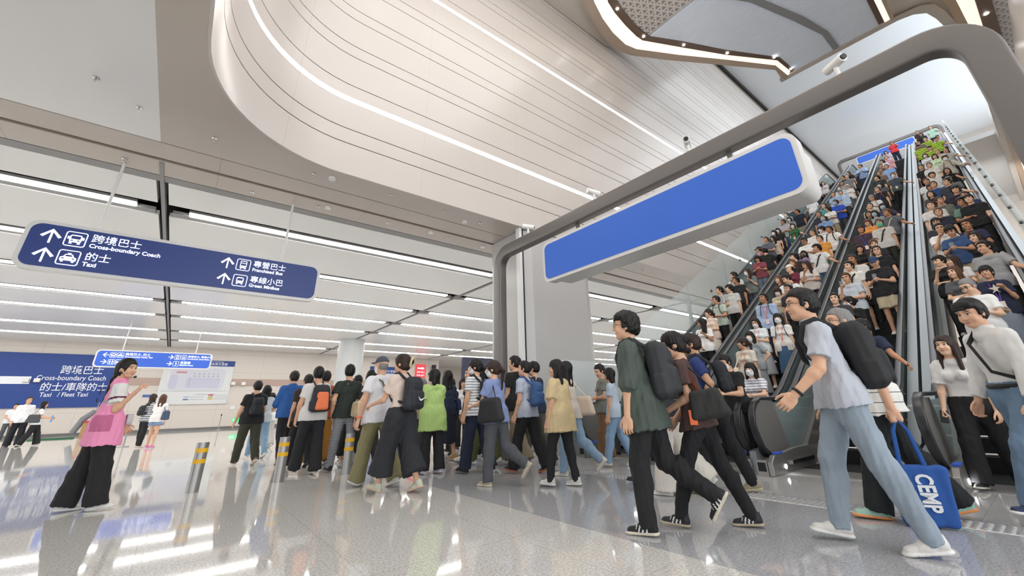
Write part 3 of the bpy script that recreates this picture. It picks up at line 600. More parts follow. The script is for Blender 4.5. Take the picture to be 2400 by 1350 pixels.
# ---------------- escalators ----------------
INC = math.tan(R_(30)); X0 = 8.2; XT = 36.8; ZT = 16.5; XN = 6.62
def zinc(x): return 0 if x < X0 else (ZT if x > X0+ZT/INC else (x-X0)*INC)
XTOP = X0+ZT/INC
def escalator(yl, yr, label):
    """yl > yr: handrail centre lines"""
    t = empty('escalator', (XN, (yl+yr)/2, 0), label, 'escalator', 'escalators side by side'); ox, oy = XN, (yl+yr)/2
    def P(x, y, z): return (x-ox, y-oy, z)
    # steps
    st = MB(); n = int(ZT/.2); x = X0
    i0, i1 = yl-.14-oy, yr+.14-oy
    for k in range(-2, n+2):
        xa = X0+k*.2/INC; z = max(0, min(ZT, k*.2)); zz = max(.01, z)
        st.box(xa-ox, xa+.2/INC-ox, i1, i0, zz-.18 if z > .2 else 0, zz)
    st.obj('steps', ESC_STEP, t)
    ed = MB()
    for k in range(0, n+1):
        xa = X0+k*.2/INC; z = min(ZT, k*.2)
        if z > 0: ed.box(xa-ox-.004, xa+.03-ox, i1+.01, i0-.01, z+.001, z+.006)
    ed.obj('step_edges', mat('step_edge', '3a3b3e', .7), t)
    MB().box(XN+.45-ox, X0-.6-ox, i1, i0, 0.001, .012).obj('floor_plate', STEEL, t)
    MB().box(X0-.6-ox, X0-.69, i1, i0, 0.001, .015)
    MB().box(XTOP-ox, XTOP+2.2-ox, i1, i0, ZT-.1, ZT+.012).obj('top_plate', STEEL2, t)
    for s, y in ((1, yl), (-1, yr)):
        yy = y-oy; inn = -s
        # glass balustrade
        top = [(XN+.12, .35), (XN+.02, .6), (XN+.1, .82), (XN+.3, .93), (X0-.3, .93), (X0, .93+0.02), (XTOP, ZT+.93), (XTOP+1.8, ZT+.93), (XTOP+2.1, ZT+.7), (XTOP+2.1, ZT+.25)]
        bot = [(XTOP+1.8, ZT+.2), (XTOP, ZT+.2), (X0, .22), (XN+.5, .22)]
        MB().prism([(a-ox, b) for a, b in top+bot], 'y', yy-.006, yy+.006).obj('glass_panel', GLASSD, t)
        # inner newel disc (steel) in front of glass
        # handrail
        pts = [(XN+.52, .14), (XN+.3, .2), (XN+.12, .34), (XN+.02, .5), (XN-.02, .66), (XN+.02, .82), (XN+.14, .94), (XN+.34, 1.0), (X0-.6, 1.0), (X0-.1, 1.01), (X0+.3, 1.17), (XTOP-.3, ZT+.83), (XTOP+.2, ZT+.99), (XTOP+1.7, ZT+1.0), (XTOP+2.1, ZT+.85), (XTOP+2.2, ZT+.6), (XTOP+2.1, ZT+.3)]
        fr = []
        for i, p in enumerate(pts):
            a = pts[max(0, i-1)]; c = pts[min(len(pts)-1, i+1)]; tt = Vector((c[0]-a[0], 0, c[1]-a[1])).normalized()
            fr.append(((p[0]-ox, yy, p[1]), Vector((-tt.z, 0, tt.x)), (0, 1, 0)))
        MB().sweep(rrect(.05, .095, .02, 3), fr).obj('handrail', RUBBER, t, smooth=True)
        # newel plate: brushed steel half disc inside the handrail curve
        disc = [(XN+.06, .62)]+[(XN+.42+.38*math.cos(R_(a)), .58+.38*math.sin(R_(a))) for a in range(170, 89, -10)]+[(XN+.8, .96), (XN+1.05, .24), (XN+.45, .2), (XN+.18, .36)]
        MB().prism([(a-ox, b) for a, b in disc], 'y', yy-.018, yy+.018).obj('newel_plate', mat('newel_steel', '93918d', .38, metal=.45, bump=.1, bscale=90), t)
        # skirt, deck under the glass
        dk = [(XN-.02, 0), (XN-.02, .2), (XN+.5, .24), (X0, .26), (XTOP, ZT+.26), (XTOP+2.2, ZT+.26), (XTOP+2.2, ZT-.3), (XTOP, ZT-.3), (X0+.6, 0)]
        MB().prism([(a-ox, b) for a, b in dk], 'y', min(yy-.07, yy+.07), max(yy-.07, yy+.07)).obj('skirt', STEEL, t)
        # entry cabinet on the inner side with a lamp
        cb = [(XN+.0, 0), (XN-.0, .17), (XN+.12, .25), (XN+.9, .3), (XN+1.5, .3), (XN+1.6, 0)]
        ys = (yy-.14, yy-.0701) if s > 0 else (yy+.0701, yy+.14)
        MB().prism([(a-ox, b) for a, b in cb], 'y', *ys).obj('entry_cabinet', STEEL, t, bevel=.01)
        yf = ys[0]-.004 if s > 0 else ys[1]+.004
        MB().disc((XN+.42-ox, yf if s > 0 else yf-.004, .09), .03, 'y', 14, .004).obj('entry_lamp', SPOT, t)
        yb = ys[0] if s > 0 else ys[1]
        MB().box(XN+.62-ox, XN+1.5-ox, min(yb, yb-s*.03), max(yb, yb-s*.03), .1, .15).obj('brush_guard', CHROME, t)
        MB().box(XN+.2-ox, XN+.42-ox, min(yb, yb+s*.06), max(yb, yb+s*.06), .262, .2805).obj('safety_label', mat('label_lit_blue', '3559c0', .4, emit=.2), t)
        MB().box(XN-.03-ox, XN-.021-ox, yy-.05, yy+.05, .06, .17).obj('handrail_inlet', BLACK, t)
    return t
ESC_STEP = mat('ribbed_dark_step', '222326', .5, metal=.4)
LANES = {'D': (1.08, -.27), 'C': (2.92, 1.5), 'B': (4.68, 3.13), 'A': (6.35, 4.88)}
escalator(*LANES['D'], 'rightmost packed escalator beside the guard glass')
escalator(*LANES['C'], 'escalator with the empty dark steps on its right side, second from the right')
escalator(*LANES['B'], 'escalator between the two middle glass balustrades, third from the right')
escalator(*LANES['A'], 'leftmost escalator next to the tall glass wall')
# steel decks between the escalators
def deck(y0, y1, m, label, gap=True):
    b = MB()
    ym = (y0+y1)/2
    for (a, c) in (((y0, ym-.02), (ym+.02, y1)) if gap else ((y0, y1),)):
        b.prism([(XN+.02, 0), (XN+.02, .3), (XN+.9, .42), (X0, .84), (X0+.02, .86), (XTOP, ZT+.86), (XTOP+2.1, ZT+.86), (XTOP+2.1, ZT-.3), (XTOP, ZT-.3), (X0+1.0, 0)], 'y', a, c)
    return tag(b.obj('steel_deck', m), label, 'steel deck', 'steel decks between escalators')
DECK = mat('satin_steel_deck', '93999c', .42, metal=.6)
deck(1.14, 1.44, DECK, 'wide satin steel deck between the rightmost and the half empty escalator')
deck(2.98, 3.07, DECK, 'narrow steel deck left of the half empty escalator', False)
deck(4.74, 4.82, DECK, 'narrow steel deck right of the leftmost escalator', False)
# tall guard glass walls
def guard(y, off0, off1, xa, xb, label, step, thick=.02, fins=0):
    t = empty('guard_glass', (xa, y, 0), label, 'glass wall'); n = int((xb-xa)/step)
    for k in range(n):
        x0, x1 = xa+k*step+.01, xa+(k+1)*step-.01
        MB().prism([(x0-xa, zinc(x0)+off0), (x1-xa, zinc(x1)+off0), (x1-xa, zinc(x1)+off1), (x0-xa, zinc(x0)+off1)], 'y', -thick/2, thick/2).obj('glass_pane', GLASS, t)
        if fins and k % 2 == 0: MB().box(x0-xa-.04, x0-xa+.0, fins*.02, fins*.14, max(0, zinc(x0)-.6), zinc(x0)+off1-.35).obj('glass_fin', mat('fin_grey', 'a9afb1', .3, metal=.3), t)
        if not fins or k % 2: MB().disc((x0-xa, -.035, zinc(x0)+(off0+off1)/2), .045, 'y', 10, .07).obj('glass_fitting', STEEL2, t)
    return t
guard(-.56, .9, 1.95, 8.2, 36.5, 'tall guard glass with round fittings on the right of the rightmost escalator', 1.25)
guard(6.9, 0.1, 1.95, 6.6, 36.5, 'tall glass wall with upright fins along the left of the leftmost escalator', 1.6, fins=1)
t = MB().prism([(X0-1.4, 0), (X0-1.4, .5), (X0, .8), (XTOP, ZT+.8), (XTOP, ZT-.5), (X0+1.5, 0)], 'y', -.46, -.36)
tag(t.obj('outer_cladding', mat('outer_steel', '9aa0a2', .3, metal=.7)), 'steel cladding along the right side of the rightmost escalator', 'cladding')
t = MB().prism([(X0-1.4, 0), (X0-1.4, .3), (X0, .4), (XTOP, ZT+.4), (XTOP, ZT-.5), (X0+1.5, 0)], 'y', 6.46, 6.86)
tag(t.obj('outer_cladding', mat('outer_steel', '9aa0a2')), 'steel cladding between the leftmost escalator and the tall glass wall', 'cladding')
# brass rail and dark base by the column
t = empty('wall_handrail', (8.1, 7.3, 0), 'brass handrail on the grey wall behind the man with crossed arms', 'handrail')
MB().tube([(-.7, 0, .98), (1.1, 0, .98)], .022, 10).obj('rail', mat('brass', 'b39b5e', .3, metal=.9), t, smooth=True); MB().tube([(.3, 0, .97), (.3, .02, .86), (.4, .12, .86)], .01, 6).obj('bracket', STEEL, t)
struct(MB().box(7.0, 9.6, 7.42, 7.6, 0, .78).obj('trim_12', mat('dark_cladding', '4c4f54', .35, metal=.4)), 'dark cladding base behind the leftmost escalator entrance')
# ---------------- bodies: smooth blended limbs meshed from a distance field ----------------
try:
    import openvdb as vdb
except ImportError:
    import pyopenvdb as vdb
V3 = lambda *a: np.array(a, float)
_dirs = np.random.default_rng(3).normal(size=(7, 3)); _ph = np.random.default_rng(4).uniform(0, 6, 7)
class Field:
    def __init__(s, lo, hi, h):
        s.lo = np.array(lo, float); s.h = h; s.n = np.maximum(4, np.ceil((np.array(hi, float)-s.lo)/h).astype(int)+1)
        s.d = np.full(s.n, 1.0, np.float32)
    def win(s, lo, hi):
        a = np.clip(np.floor((np.array(lo)-s.lo)/s.h).astype(int), 0, s.n-1); b = np.clip(np.ceil((np.array(hi)-s.lo)/s.h).astype(int)+1, 1, s.n)
        sl = tuple(slice(i, j) for i, j in zip(a, b))
        g = [((np.arange(a[i], b[i])*s.h+s.lo[i]).astype(np.float32)).reshape([-1 if k == i else 1 for k in range(3)]) for i in range(3)]
        return sl, g
    def blend(s, sl, d, k):
        o = s.d[sl]
        if k > 0:
            h = np.clip(.5+.5*(o-d)/k, 0, 1); s.d[sl] = o*(1-h)+d*h-k*h*(1-h)
        else: s.d[sl] = np.minimum(o, d)
    def cone(s, a, b, ra, rb, k=.02, sq=None, cuts=None, sub=False):
        a = np.array(a, float); b = np.array(b, float); R = max(ra, rb)*(max(1, sq[1]) if sq else 1)+k+3*s.h
        sl, g = s.win(np.minimum(a, b)-R, np.maximum(a, b)+R)
        if min(x.size for x in g) == 0: return
        ab = b-a; L = max(ab@ab, 1e-9)
        q = [g[i]-a[i] for i in range(3)]
        t = np.clip((q[0]*ab[0]+q[1]*ab[1]+q[2]*ab[2])/L, 0, 1)
        q = [q[i]-t*ab[i] for i in range(3)]
        if sq:
            u, f = sq; du = q[0]*u[0]+q[1]*u[1]+q[2]*u[2]; q = [q[i]+u[i]*(du/f-du) for i in range(3)]
        d = np.sqrt(q[0]**2+q[1]**2+q[2]**2)-(ra+t*(rb-ra))
        for (o, n) in (cuts or []):
            d = np.maximum(d, sum((g[i]-o[i])*n[i] for i in range(3)))
        if sub: s.d[sl] = np.maximum(s.d[sl], -d)
        else: s.blend(sl, d.astype(np.float32), k)
    def ball(s, c, r, k=.02, sub=False, cuts=None):
        c = np.array(c, float); r = np.array(r if hasattr(r, '__len__') else (r, r, r), float); R = r.max()+k+3*s.h
        sl, g = s.win(c-R, c+R)
        if min(x.size for x in g) == 0: return
        m = r.min(); d = (np.sqrt(sum(((g[i]-c[i])/r[i])**2 for i in range(3)))-1)*m
        for (o, n) in (cuts or []): d = np.maximum(d, sum((g[i]-o[i])*n[i] for i in range(3)))
        d = d.astype(np.float32)
        if sub:
            o = s.d[sl]; dd = -d
            if k > 0: h = np.clip(.5-.5*(o-dd)/k, 0, 1); s.d[sl] = o*(1-h)+dd*h+k*h*(1-h)
            else: s.d[sl] = np.maximum(o, dd)
        else: s.blend(sl, d, k)
    def rbox(s, c, B, hs, r=.03, k=0.0, tz=0.0, cuts=None):
        c = np.array(c, float); R = float(np.linalg.norm(hs))*(1+abs(tz))+k+3*s.h; sl, g = s.win(c-R, c+R)
        if min(x.size for x in g) == 0: return
        q = [sum((g[i]-c[i])*B[i][j] for i in range(3)) for j in range(3)]
        if tz: q[1] = q[1]*(1+tz*q[2]/hs[2])
        e = [np.abs(q[j])-(hs[j]-r) for j in range(3)]
        d = np.sqrt(sum(np.maximum(x, 0)**2 for x in e))+np.minimum(np.maximum(np.maximum(e[0], e[1]), e[2]), 0)-r
        for (o, n) in (cuts or []): d = np.maximum(d, sum((g[i]-o[i])*n[i] for i in range(3)))
        s.blend(sl, d.astype(np.float32), k)
    def cut(s, o, n):
        sl, g = s.win(s.lo, s.lo+s.n*s.h); s.d = np.maximum(s.d, sum((g[i]-o[i])*n[i] for i in range(3)).astype(np.float32))
    def noise(s, amp, sc, off=0.0, st=(1, 1, 1)):
        sl, g = s.win(s.lo, s.lo+s.n*s.h); v = 0
        for dd, p in zip(_dirs, _ph): v = v+np.sin(sc*(g[0]*dd[0]*st[0]+g[1]*dd[1]*st[1]+g[2]*dd[2]*st[2])+p+off)
        s.d += (amp*v/3).astype(np.float32)
    def mesh(s):
        d = s.d; d[0], d[-1] = 1, 1; d[:, 0], d[:, -1] = 1, 1; d[:, :, 0], d[:, :, -1] = 1, 1
        g = vdb.FloatGrid(1.0); g.copyFromArray(np.ascontiguousarray(d)); p, q = g.convertToQuads(0.0)
        p = p*s.h+s.lo
        if len(q):
            a, b, c = p[q[:, 0]], p[q[:, 1]], p[q[:, 2]]; dd = p[q[:, 3]]
            if (np.einsum('ij,ij->i', np.cross(b-a, c-a), a)+np.einsum('ij,ij->i', np.cross(c-a, dd-a), a)).sum() < 0: q = q[:, ::-1]
        return p.astype(np.float32), q.astype(np.int32)
def np_mesh(name, parts, mats):
    """parts: list of (verts, quads, mat index array or int)"""
    vs, qs, ms = [], [], []; o = 0
    for v, q, m in parts:
        if len(q) == 0: continue
        vs.append(v); qs.append(q+o); o += len(v); ms.append(np.full(len(q), m, np.int32) if np.isscalar(m) else m.astype(np.int32))
    v = np.concatenate(vs); q = np.concatenate(qs); m = np.concatenate(ms)
    me = bpy.data.meshes.new(name); me.vertices.add(len(v)); me.vertices.foreach_set('co', v.ravel().astype(np.float32))
    me.loops.add(q.size); me.loops.foreach_set('vertex_index', q.ravel()); me.polygons.add(len(q))
    me.polygons.foreach_set('loop_start', np.arange(0, q.size, 4, dtype=np.int32)); me.polygons.foreach_set('loop_total', np.full(len(q), 4, np.int32))
    me.polygons.foreach_set('material_index', m); me.update(calc_edges=True); me.polygons.foreach_set('use_smooth', np.ones(len(q), bool))
    for x in mats: me.materials.append(x)
    return me
# ---- head, face, hair templates (face looks along +x, origin at the ear line) ----
_T = {}
def head_t(h, fem=False):
    k = ('head', h, fem)
    if k in _T: return _T[k]
    f = Field((-.13, -.11, -.17), (.14, .11, .15), h)
    f.ball((-.012, 0, .035), (.098, .077, .092), 0); f.ball((.025, 0, -.02), (.068, .064, .092), .03)
    f.ball((.036, 0, -.068), (.046, .045 if fem else .05, .04), .03)
    f.ball((.066, 0, -.093), (.02, .024, .018), .025)                       # chin
    f.ball((.068, 0, .045), (.02, .05, .016), .025)                           # brow
    for s in (-1, 1):
        f.ball((.098, s*.032, .012), (.022, .020, .014), .012, sub=True)      # sockets
        f.ball((.068, s*.044, -.03), (.024, .022, .026), .02)                 # cheeks
        f.ball((.072, s*.032, .011), (.0155, .0165, .0125), .004)             # eyes
        f.ball((-.008, s*.079, -.005), (.02, .009, .032), .004); f.ball((-.002, s*.089, -.002), (.009, .007, .016), .004, sub=True)   # ears
    f.cone((.088, 0, .018), (.107, 0, -.022), .008, .0125, .01)
    for s in (-1, 1): f.ball((.098, s*.012, -.026), (.010, .008, .008), .006)
    f.ball((.088, 0, -.052), (.012, .022, .0065), .006); f.ball((.086, 0, -.064), (.012, .019, .007), .006); f.ball((.104, 0, -.0583), (.012, .022, .0022), .002, sub=True)
    f.cone((-.02, 0, -.06), (-.035, 0, -.19), .052, .056, .03)
    p, q = f.mesh(); c = p[q].mean(1); m = np.zeros(len(q), int)
    x, y, z = c[:, 0], np.abs(c[:, 1]), c[:, 2]
    e = max(1.0, h/.005)
    m[(x > .06) & (((y-.034)/.023)**2+((z-.0385)/(.0036*e))**2 < 1)] = 1       # brows
    eye = (x > .064) & (((y-.033)/.0155)**2+((z-.0125)/(.0062*e))**2 < 1); m[eye] = 2
    m[eye & (((y-.032)/.0066)**2+((z-.0125)/.0075)**2 < e)] = 1
    m[(x > .064) & (((y-.033)/.018)**2+((z-.0195)/.0028)**2 < 1)] = 1                                # upper lash line
    m[(x > .07) & ((y/.0215)**2+((z+.058)/.0095)**2 < 1)] = 3
    _T[k] = (p, q, m); return _T[k]
def hair_t(style, h):
    k = ('hair', style, h)
    if k in _T: return _T[k]
    f = Field((-.26, -.17, -.62), (.17, .17, .2), h)
    n = np.array((.5, 0, -.86)) # keep above and behind the hair line
    C = lambda ox, oz: [((ox, 0, oz), n)]
    if style in ('short', 'fringe', 'messy', 'crop', 'bald'):
        t = {'short': .016, 'fringe': .02, 'messy': .026, 'crop': .008, 'bald': .005}[style]
        f.ball((-.014, 0, .038), (.10+t, .079+t*.8, .094+t), 0, cuts=[((.07, 0, .075 if style != 'bald' else .13), (.56, 0, -.83))])
        f.ball((-.035, 0, .0), (.075+t, .072+t*.8, .075+t*.5), .01, cuts=[((.0, 0, -.055), (.25, 0, -.97)), ((-.005, 0, 0), (1, 0, .15))])
        for s in (-1, 1): f.ball((.012, s*.076, .02), (.02, .009+t*.3, .035), .006)
        if style in ('fringe', 'messy'): f.cone((.05, -.045, .085), (.05, .045, .085), .036, .036, .02); f.cone((.085, -.04, .065), (.085, .03, .06), .017, .014, .015)
        if style == 'messy': f.ball((-.085, 0, -.03), (.045, .07, .05), .02)
        f.noise(.003 if style != 'messy' else .005, 110)
    elif style == 'cap':
        f.ball((-.012, 0, .045), (.112, .092, .10), 0, cuts=[((0, 0, .045), (-.12, 0, -1))]); f.ball((.12, 0, .048), (.075, .068, .012), .008)
    elif style == 'caphair':
        f.ball((-.03, 0, .0), (.083, .081, .082), 0, cuts=[((0, 0, .045), (-.12, 0, 1)), ((-.015, 0, 0), (1, 0, -.3)), ((0, 0, -.055), (.25, 0, -.97))])
    else:
        f.ball((-.014, 0, .038), (.117, .096, .113), 0)
        if style in ('long', 'longwavy', 'bob', 'halfbob'):
            L = {'long': -.40, 'longwavy': -.38, 'bob': -.11, 'halfbob': -.2}[style]
            f.cone((-.035, -.035, 0), (-.055, -.05, L), .075, .055, .03, sq=((1, 0, 0), .85)); f.cone((-.035, .035, 0), (-.055, .05, L), .075, .055, .03, sq=((1, 0, 0), .85))
            for s in (-1, 1): f.cone((.015, s*.078, .0), (.02, s*.088, max(L+.05, -.28)), .026, .022, .02)
        elif style == 'pony':
            f.ball((-.04, 0, -.02), (.085, .082, .07), .02); f.cone((-.12, 0, .04), (-.165, 0, -.02), .026, .03, .015); f.cone((-.165, 0, -.02), (-.15, 0, -.30), .032, .012, .02)
        elif style == 'lowpony':
            f.ball((-.045, 0, -.03), (.085, .082, .075), .02); f.cone((-.10, 0, -.06), (-.13, 0, -.14), .03, .035, .02); f.cone((-.13, 0, -.14), (-.16, .0, -.50), .035, .022, .02)
        elif style == 'bun':
            f.ball((-.045, 0, -.03), (.083, .082, .07), .02); f.ball((-.14, 0, .03), (.045, .05, .05), .015)
        # open the face
        f.ball((.092, 0, -.035), (.068, .074, .105), .012, sub=True); f.ball((.05, 0, -.15), (.075, .07, .1), .01, sub=True)
        if style in ('pony', 'lowpony', 'bun'):
            for s in (-1, 1): f.ball((.01, s*.09, -.03), (.034, .028, .045), .008, sub=True)
        if style in ('bob', 'halfbob', 'pony'): f.cone((.082, -.045, .052), (.082, .045, .052), .02, .02, .01)
        f.noise(.0035, 100, st=(1, 1, .25)); 
        if style == 'longwavy': f.noise(.006, 45, 2.)
        if style == 'pony': f.noise(.003, 60)
    p, q = f.mesh(); _T[k] = (p, q, 0); return _T[k]
def hand_t(kind, h):
    """x along the fingers, y towards the thumb side, z back of the hand; left hand"""
    k = ('hand', kind, h)
    if k in _T: return _T[k]
    f = Field((-.05, -.08, -.11), (.22, .10, .05), h); r0 = max(.0085, h*1.05)
    f.cone((-.03, 0, 0), (.02, 0, 0), .026, .028, 0, sq=((0, 0, 1), .75)); f.cone((.03, -.018, 0), (.078, -.024, 0), .026, .022, .015, sq=((0, 0, 1), .6)); f.cone((.03, .015, 0), (.082, .02, 0), .026, .022, .015, sq=((0, 0, 1), .6))
    curl = {'relaxed': (18, 32, 28), 'grip': (62, 85, 60), 'flat': (4, 6, 5), 'point': (62, 85, 60)}[kind]
    for i, (y, L) in enumerate(((.030, .072), (.0095, .080), (-.0115, .074), (-.031, .058))):
        cl = (2, 4, 4) if (kind == 'point' and i == 0) else curl
        p = V3(.082 if i else .080, y, .002); a = 0; spread = (.06, .02, -.03, -.09)[i]
        for j, fr in enumerate((.46, .30, .24)):
            a += R_(cl[j]+(i*3 if kind == 'relaxed' else 0)); d = V3(math.cos(a)*math.cos(spread), math.sin(spread), -math.sin(a)); q = p+d*L*fr
            f.cone(p, q, r0*(1.06-.08*j), r0*(1.0-.1*j), .003); p = q
    t0 = V3(.012, .028, -.006)
    if kind in ('grip', 'point'): t1 = V3(.05, .045, -.03); t2 = V3(.078, .028, -.048); t3 = V3(.09, .012, -.052)
    else: t1 = V3(.045, .052, -.018); t2 = V3(.075, .062, -.028); t3 = V3(.098, .062, -.034)
    f.cone(t0, t1, r0*1.5, r0*1.2, .01); f.cone(t1, t2, r0*1.2, r0*1.1, .004); f.cone(t2, t3, r0*1.1, r0*.9, .004)
    p, q = f.mesh(); _T[k] = (p, q, 0); return _T[k]
def xf(t, M, o, s=1.0, flip=False):
    p, q, m = t
    p = p*s
    if flip: p = p*np.array((1, -1, 1)); q = q[:, ::-1]
    return (p@np.array(M).T+o, q, m)
def basis(x, zhint):
    x = np.array(x, float); x /= np.linalg.norm(x); z = np.array(zhint, float); z = z-x*(z@x); z /= np.linalg.norm(z)+1e-9; y = np.cross(z, x)
    return np.stack([x, y, z], 1)
def rotz(a): c, s = math.cos(a), math.sin(a); return np.array([[c, -s, 0], [s, c, 0], [0, 0, 1]])
def roty(a): c, s = math.cos(a), math.sin(a); return np.array([[c, 0, s], [0, 1, 0], [-s, 0, c]])
SKIN = [mat('skin_%d' % i, c, .5, spec=.35) for i, c in enumerate(('d9ab8d', 'e3b99c', 'c99a7c', 'b98767'))]
HAIRM = {k: mat('hair_'+k, c, .5, bump=.5, bscale=260, spec=.3) for k, c in (('black', '1b1817'), ('darkbrown', '33251f'), ('brown', '5a3b2b'), ('grey', '858382'))}
EYEW = mat('eye_white', 'dcd6d0', .3); LIP = mat('lip', 'b97a6c', .45)
def D(fa, oa, s):
    fa, oa = R_(fa), R_(oa); return V3(math.sin(fa)*math.cos(oa), s*math.sin(oa), -math.cos(fa)*math.cos(oa))
DEF = dict(H=1.72, lean=2, armL=(5, 8, 12, 4), armR=(5, 8, 12, 4), legL=(3, 3, 0), legR=(-3, -3, 0), yaw=0, pitch=0, side=0, female=False, fat=1.0, handL='relaxed', handR='relaxed',
           top='tee', bottom='trousers', width=.02, hem=1.0, sleeve=.62, tophem=-.10, loose=1.0, hair='short', twist=0, stance=.095, roll=0)
def skeleton(P):
    s = P['H']/1.72; J = {}; fem = P['female']
    lean = R_(P['lean']); tu = V3(math.sin(lean), math.sin(R_(P['side'])), math.cos(lean)); tu /= np.linalg.norm(tu)
    hp = V3(0, 0, 0); J['hp'] = hp; J['tu'] = tu
    J['chest'] = hp+tu*.36*s; J['sh'] = hp+tu*.485*s; J['nk'] = hp+tu*.53*s; hf = V3(math.cos(R_(P['yaw']))*.02, 0, 0)
    J['hd'] = hp+tu*.60*s+V3(.02+.07*math.sin(R_(max(0, P['pitch']))), 0, .085-.02*math.sin(R_(max(0, P['pitch']))))*s
    tw = rotz(R_(P['twist']))
    shw = (.148 if fem else .166)*s
    lo = 9
    for n, sg in (('L', 1), ('R', -1)):
        S = J['sh']+tw@V3(0, sg*shw, -.028*s); J['S'+n] = S
        a = P['arm'+n]; u = tw@D(a[0], a[1], sg); v = tw@D(a[2], a[3], sg)
        J['E'+n] = S+u*.285*s; J['W'+n] = J['E'+n]+v*.245*s; J['fd'+n] = v
        h = V3(0, sg*P['stance']*s, -.02*s); J['H'+n] = h; l = P['leg'+n]; ab = l[3] if len(l) > 3 else 2
        J['K'+n] = h+D(l[0], ab, sg)*.43*s; J['A'+n] = J['K'+n]+D(l[1], ab*.5, sg)*.405*s
        fp = R_(l[2]); J['F'+n] = fp
        toe = J['A'+n]+roty(fp)@V3(.16*s, 0, -.075*s); heel = J['A'+n]+roty(fp)@V3(-.06*s, 0, -.075*s)
        lo = min(lo, toe[2], heel[2])
    off = V3(0, 0, -lo+.004)
    for k in list(J):
        if k not in ('tu', 'fdL', 'fdR', 'FL', 'FR'): J[k] = J[k]+off
    y, p = R_(P['yaw']), R_(P['pitch']); J['HM'] = rotz(y)@roty(p)
    return J, s
def bounds(J, m=.16):
    P = np.array([J[k] for k in J if k not in ('tu', 'fdL', 'fdR', 'FL', 'FR', 'HM')]); return P.min(0)-m, P.max(0)+m
def torso(f, J, s, P, o, kk=.04):
    tu = J['tu']; fw = np.cross(V3(0, 1, 0), tu); F = (fw, .74); b = P['fat']; fem = P['female']; hp = J['hp']
    for sg in (-1, 1):
        c = V3(0, sg*.05*s, 0)
        f.cone(hp+c*1.05-tu*.03*s, hp+tu*.06*s+c, (.115 if fem else .108)*s*b+o, .10*s*b+o, kk, sq=(fw, .86))
        f.cone(hp+tu*.10*s+c*.9, hp+tu*.34*s+c*1.25, (.082 if fem else .095)*s*b+o, (.098 if fem else .108)*s*b+o, kk, sq=F)
        f.cone(hp+tu*.34*s+c*1.3, J['S'+('L' if sg > 0 else 'R')]+tu*-.03*s, .10*s*b+o, .062*s+o, kk, sq=F)
        if fem: f.ball(hp+tu*.335*s+fw*.07*s+V3(0, sg*.062*s, 0), .052*s+o*.8, .03)
    f.cone(J['sh'], J['nk'], .07*s+o*.5, .055*s+o*.3, kk)
    for n in 'LR': f.cone(J['nk']-tu*.035*s, J['S'+n], .052*s+o*.5, .046*s+o*.7, kk)
def build_body(P, J, s, h, ht, skin, hairm):
    lo, hi = bounds(J, .2); f = Field(lo, hi, h); torso(f, J, s, P, 0)
    hc = J['hd']; f.cone(J['nk']-J['tu']*.03*s, hc+J['HM']@V3(-.03, 0, -.05)*s, .056*s, .05*s, .03)
    for n in 'LR':
        w = 1.0 if P['female'] is False else .9
        w *= (P['fat']+1)/2
        f.cone(J['S'+n], J['E'+n], .05*s*w, .04*s*w, .03); f.cone(J['E'+n], J['W'+n], .041*s*w, .027*s*w, .015); e = J['E'+n]; f.ball(e+(J['W'+n]-e)*.22, .043*s*w, .02)
        f.cone(J['W'+n], J['W'+n]+J['fd'+n]*.03*s, .026*s*w, .026*s, .01)
        f.cone(J['H'+n], J['K'+n], .083*s*P['fat'], .055*s, .03); f.cone(J['K'+n], J['A'+n], .052*s, .037*s, .02); a, k = J['A'+n], J['K'+n]
        f.ball(k+(a-k)*.3+V3(-.02*s, 0, 0), (.05*s, .048*s, .09*s), .03)
        R = roty(J['F'+n]); f.cone(a+R@V3(-.02, 0, -.045)*s, a+R@V3(.12, 0, -.055)*s, .036*s, .024*s, .02); f.cone(a, a+R@V3(-.01, 0, -.03)*s, .036*s, .036*s, .02)
    parts = [(*f.mesh(), 0)]
    parts.append(xf(head_t(ht, P['female']), J['HM'], hc, s*1.0))
    for n, sg in (('L', 1), ('R', -1)):
        fd = J['fd'+n]; z = P.get('palm'+n)
        if z is None:
            z = V3(0, sg, 0) if fd[2] < -.5 else V3(0, sg*.55, .9)
        B = basis(fd, z)
        # thumb forward/up: for the left hand y=thumb side
        y = B[:, 1]
        want = V3(1, 0, 0) if fd[2] < -.5 else V3(0, -sg*.7, .7)
        fl = (y@want) < 0
        parts.append(xf(hand_t(P['hand'+n], max(.0045, ht*.9)), B, J['W'+n]+fd*.02*s, s, flip=fl))
    return np_mesh('body', parts, [skin, hairm, EYEW, LIP])
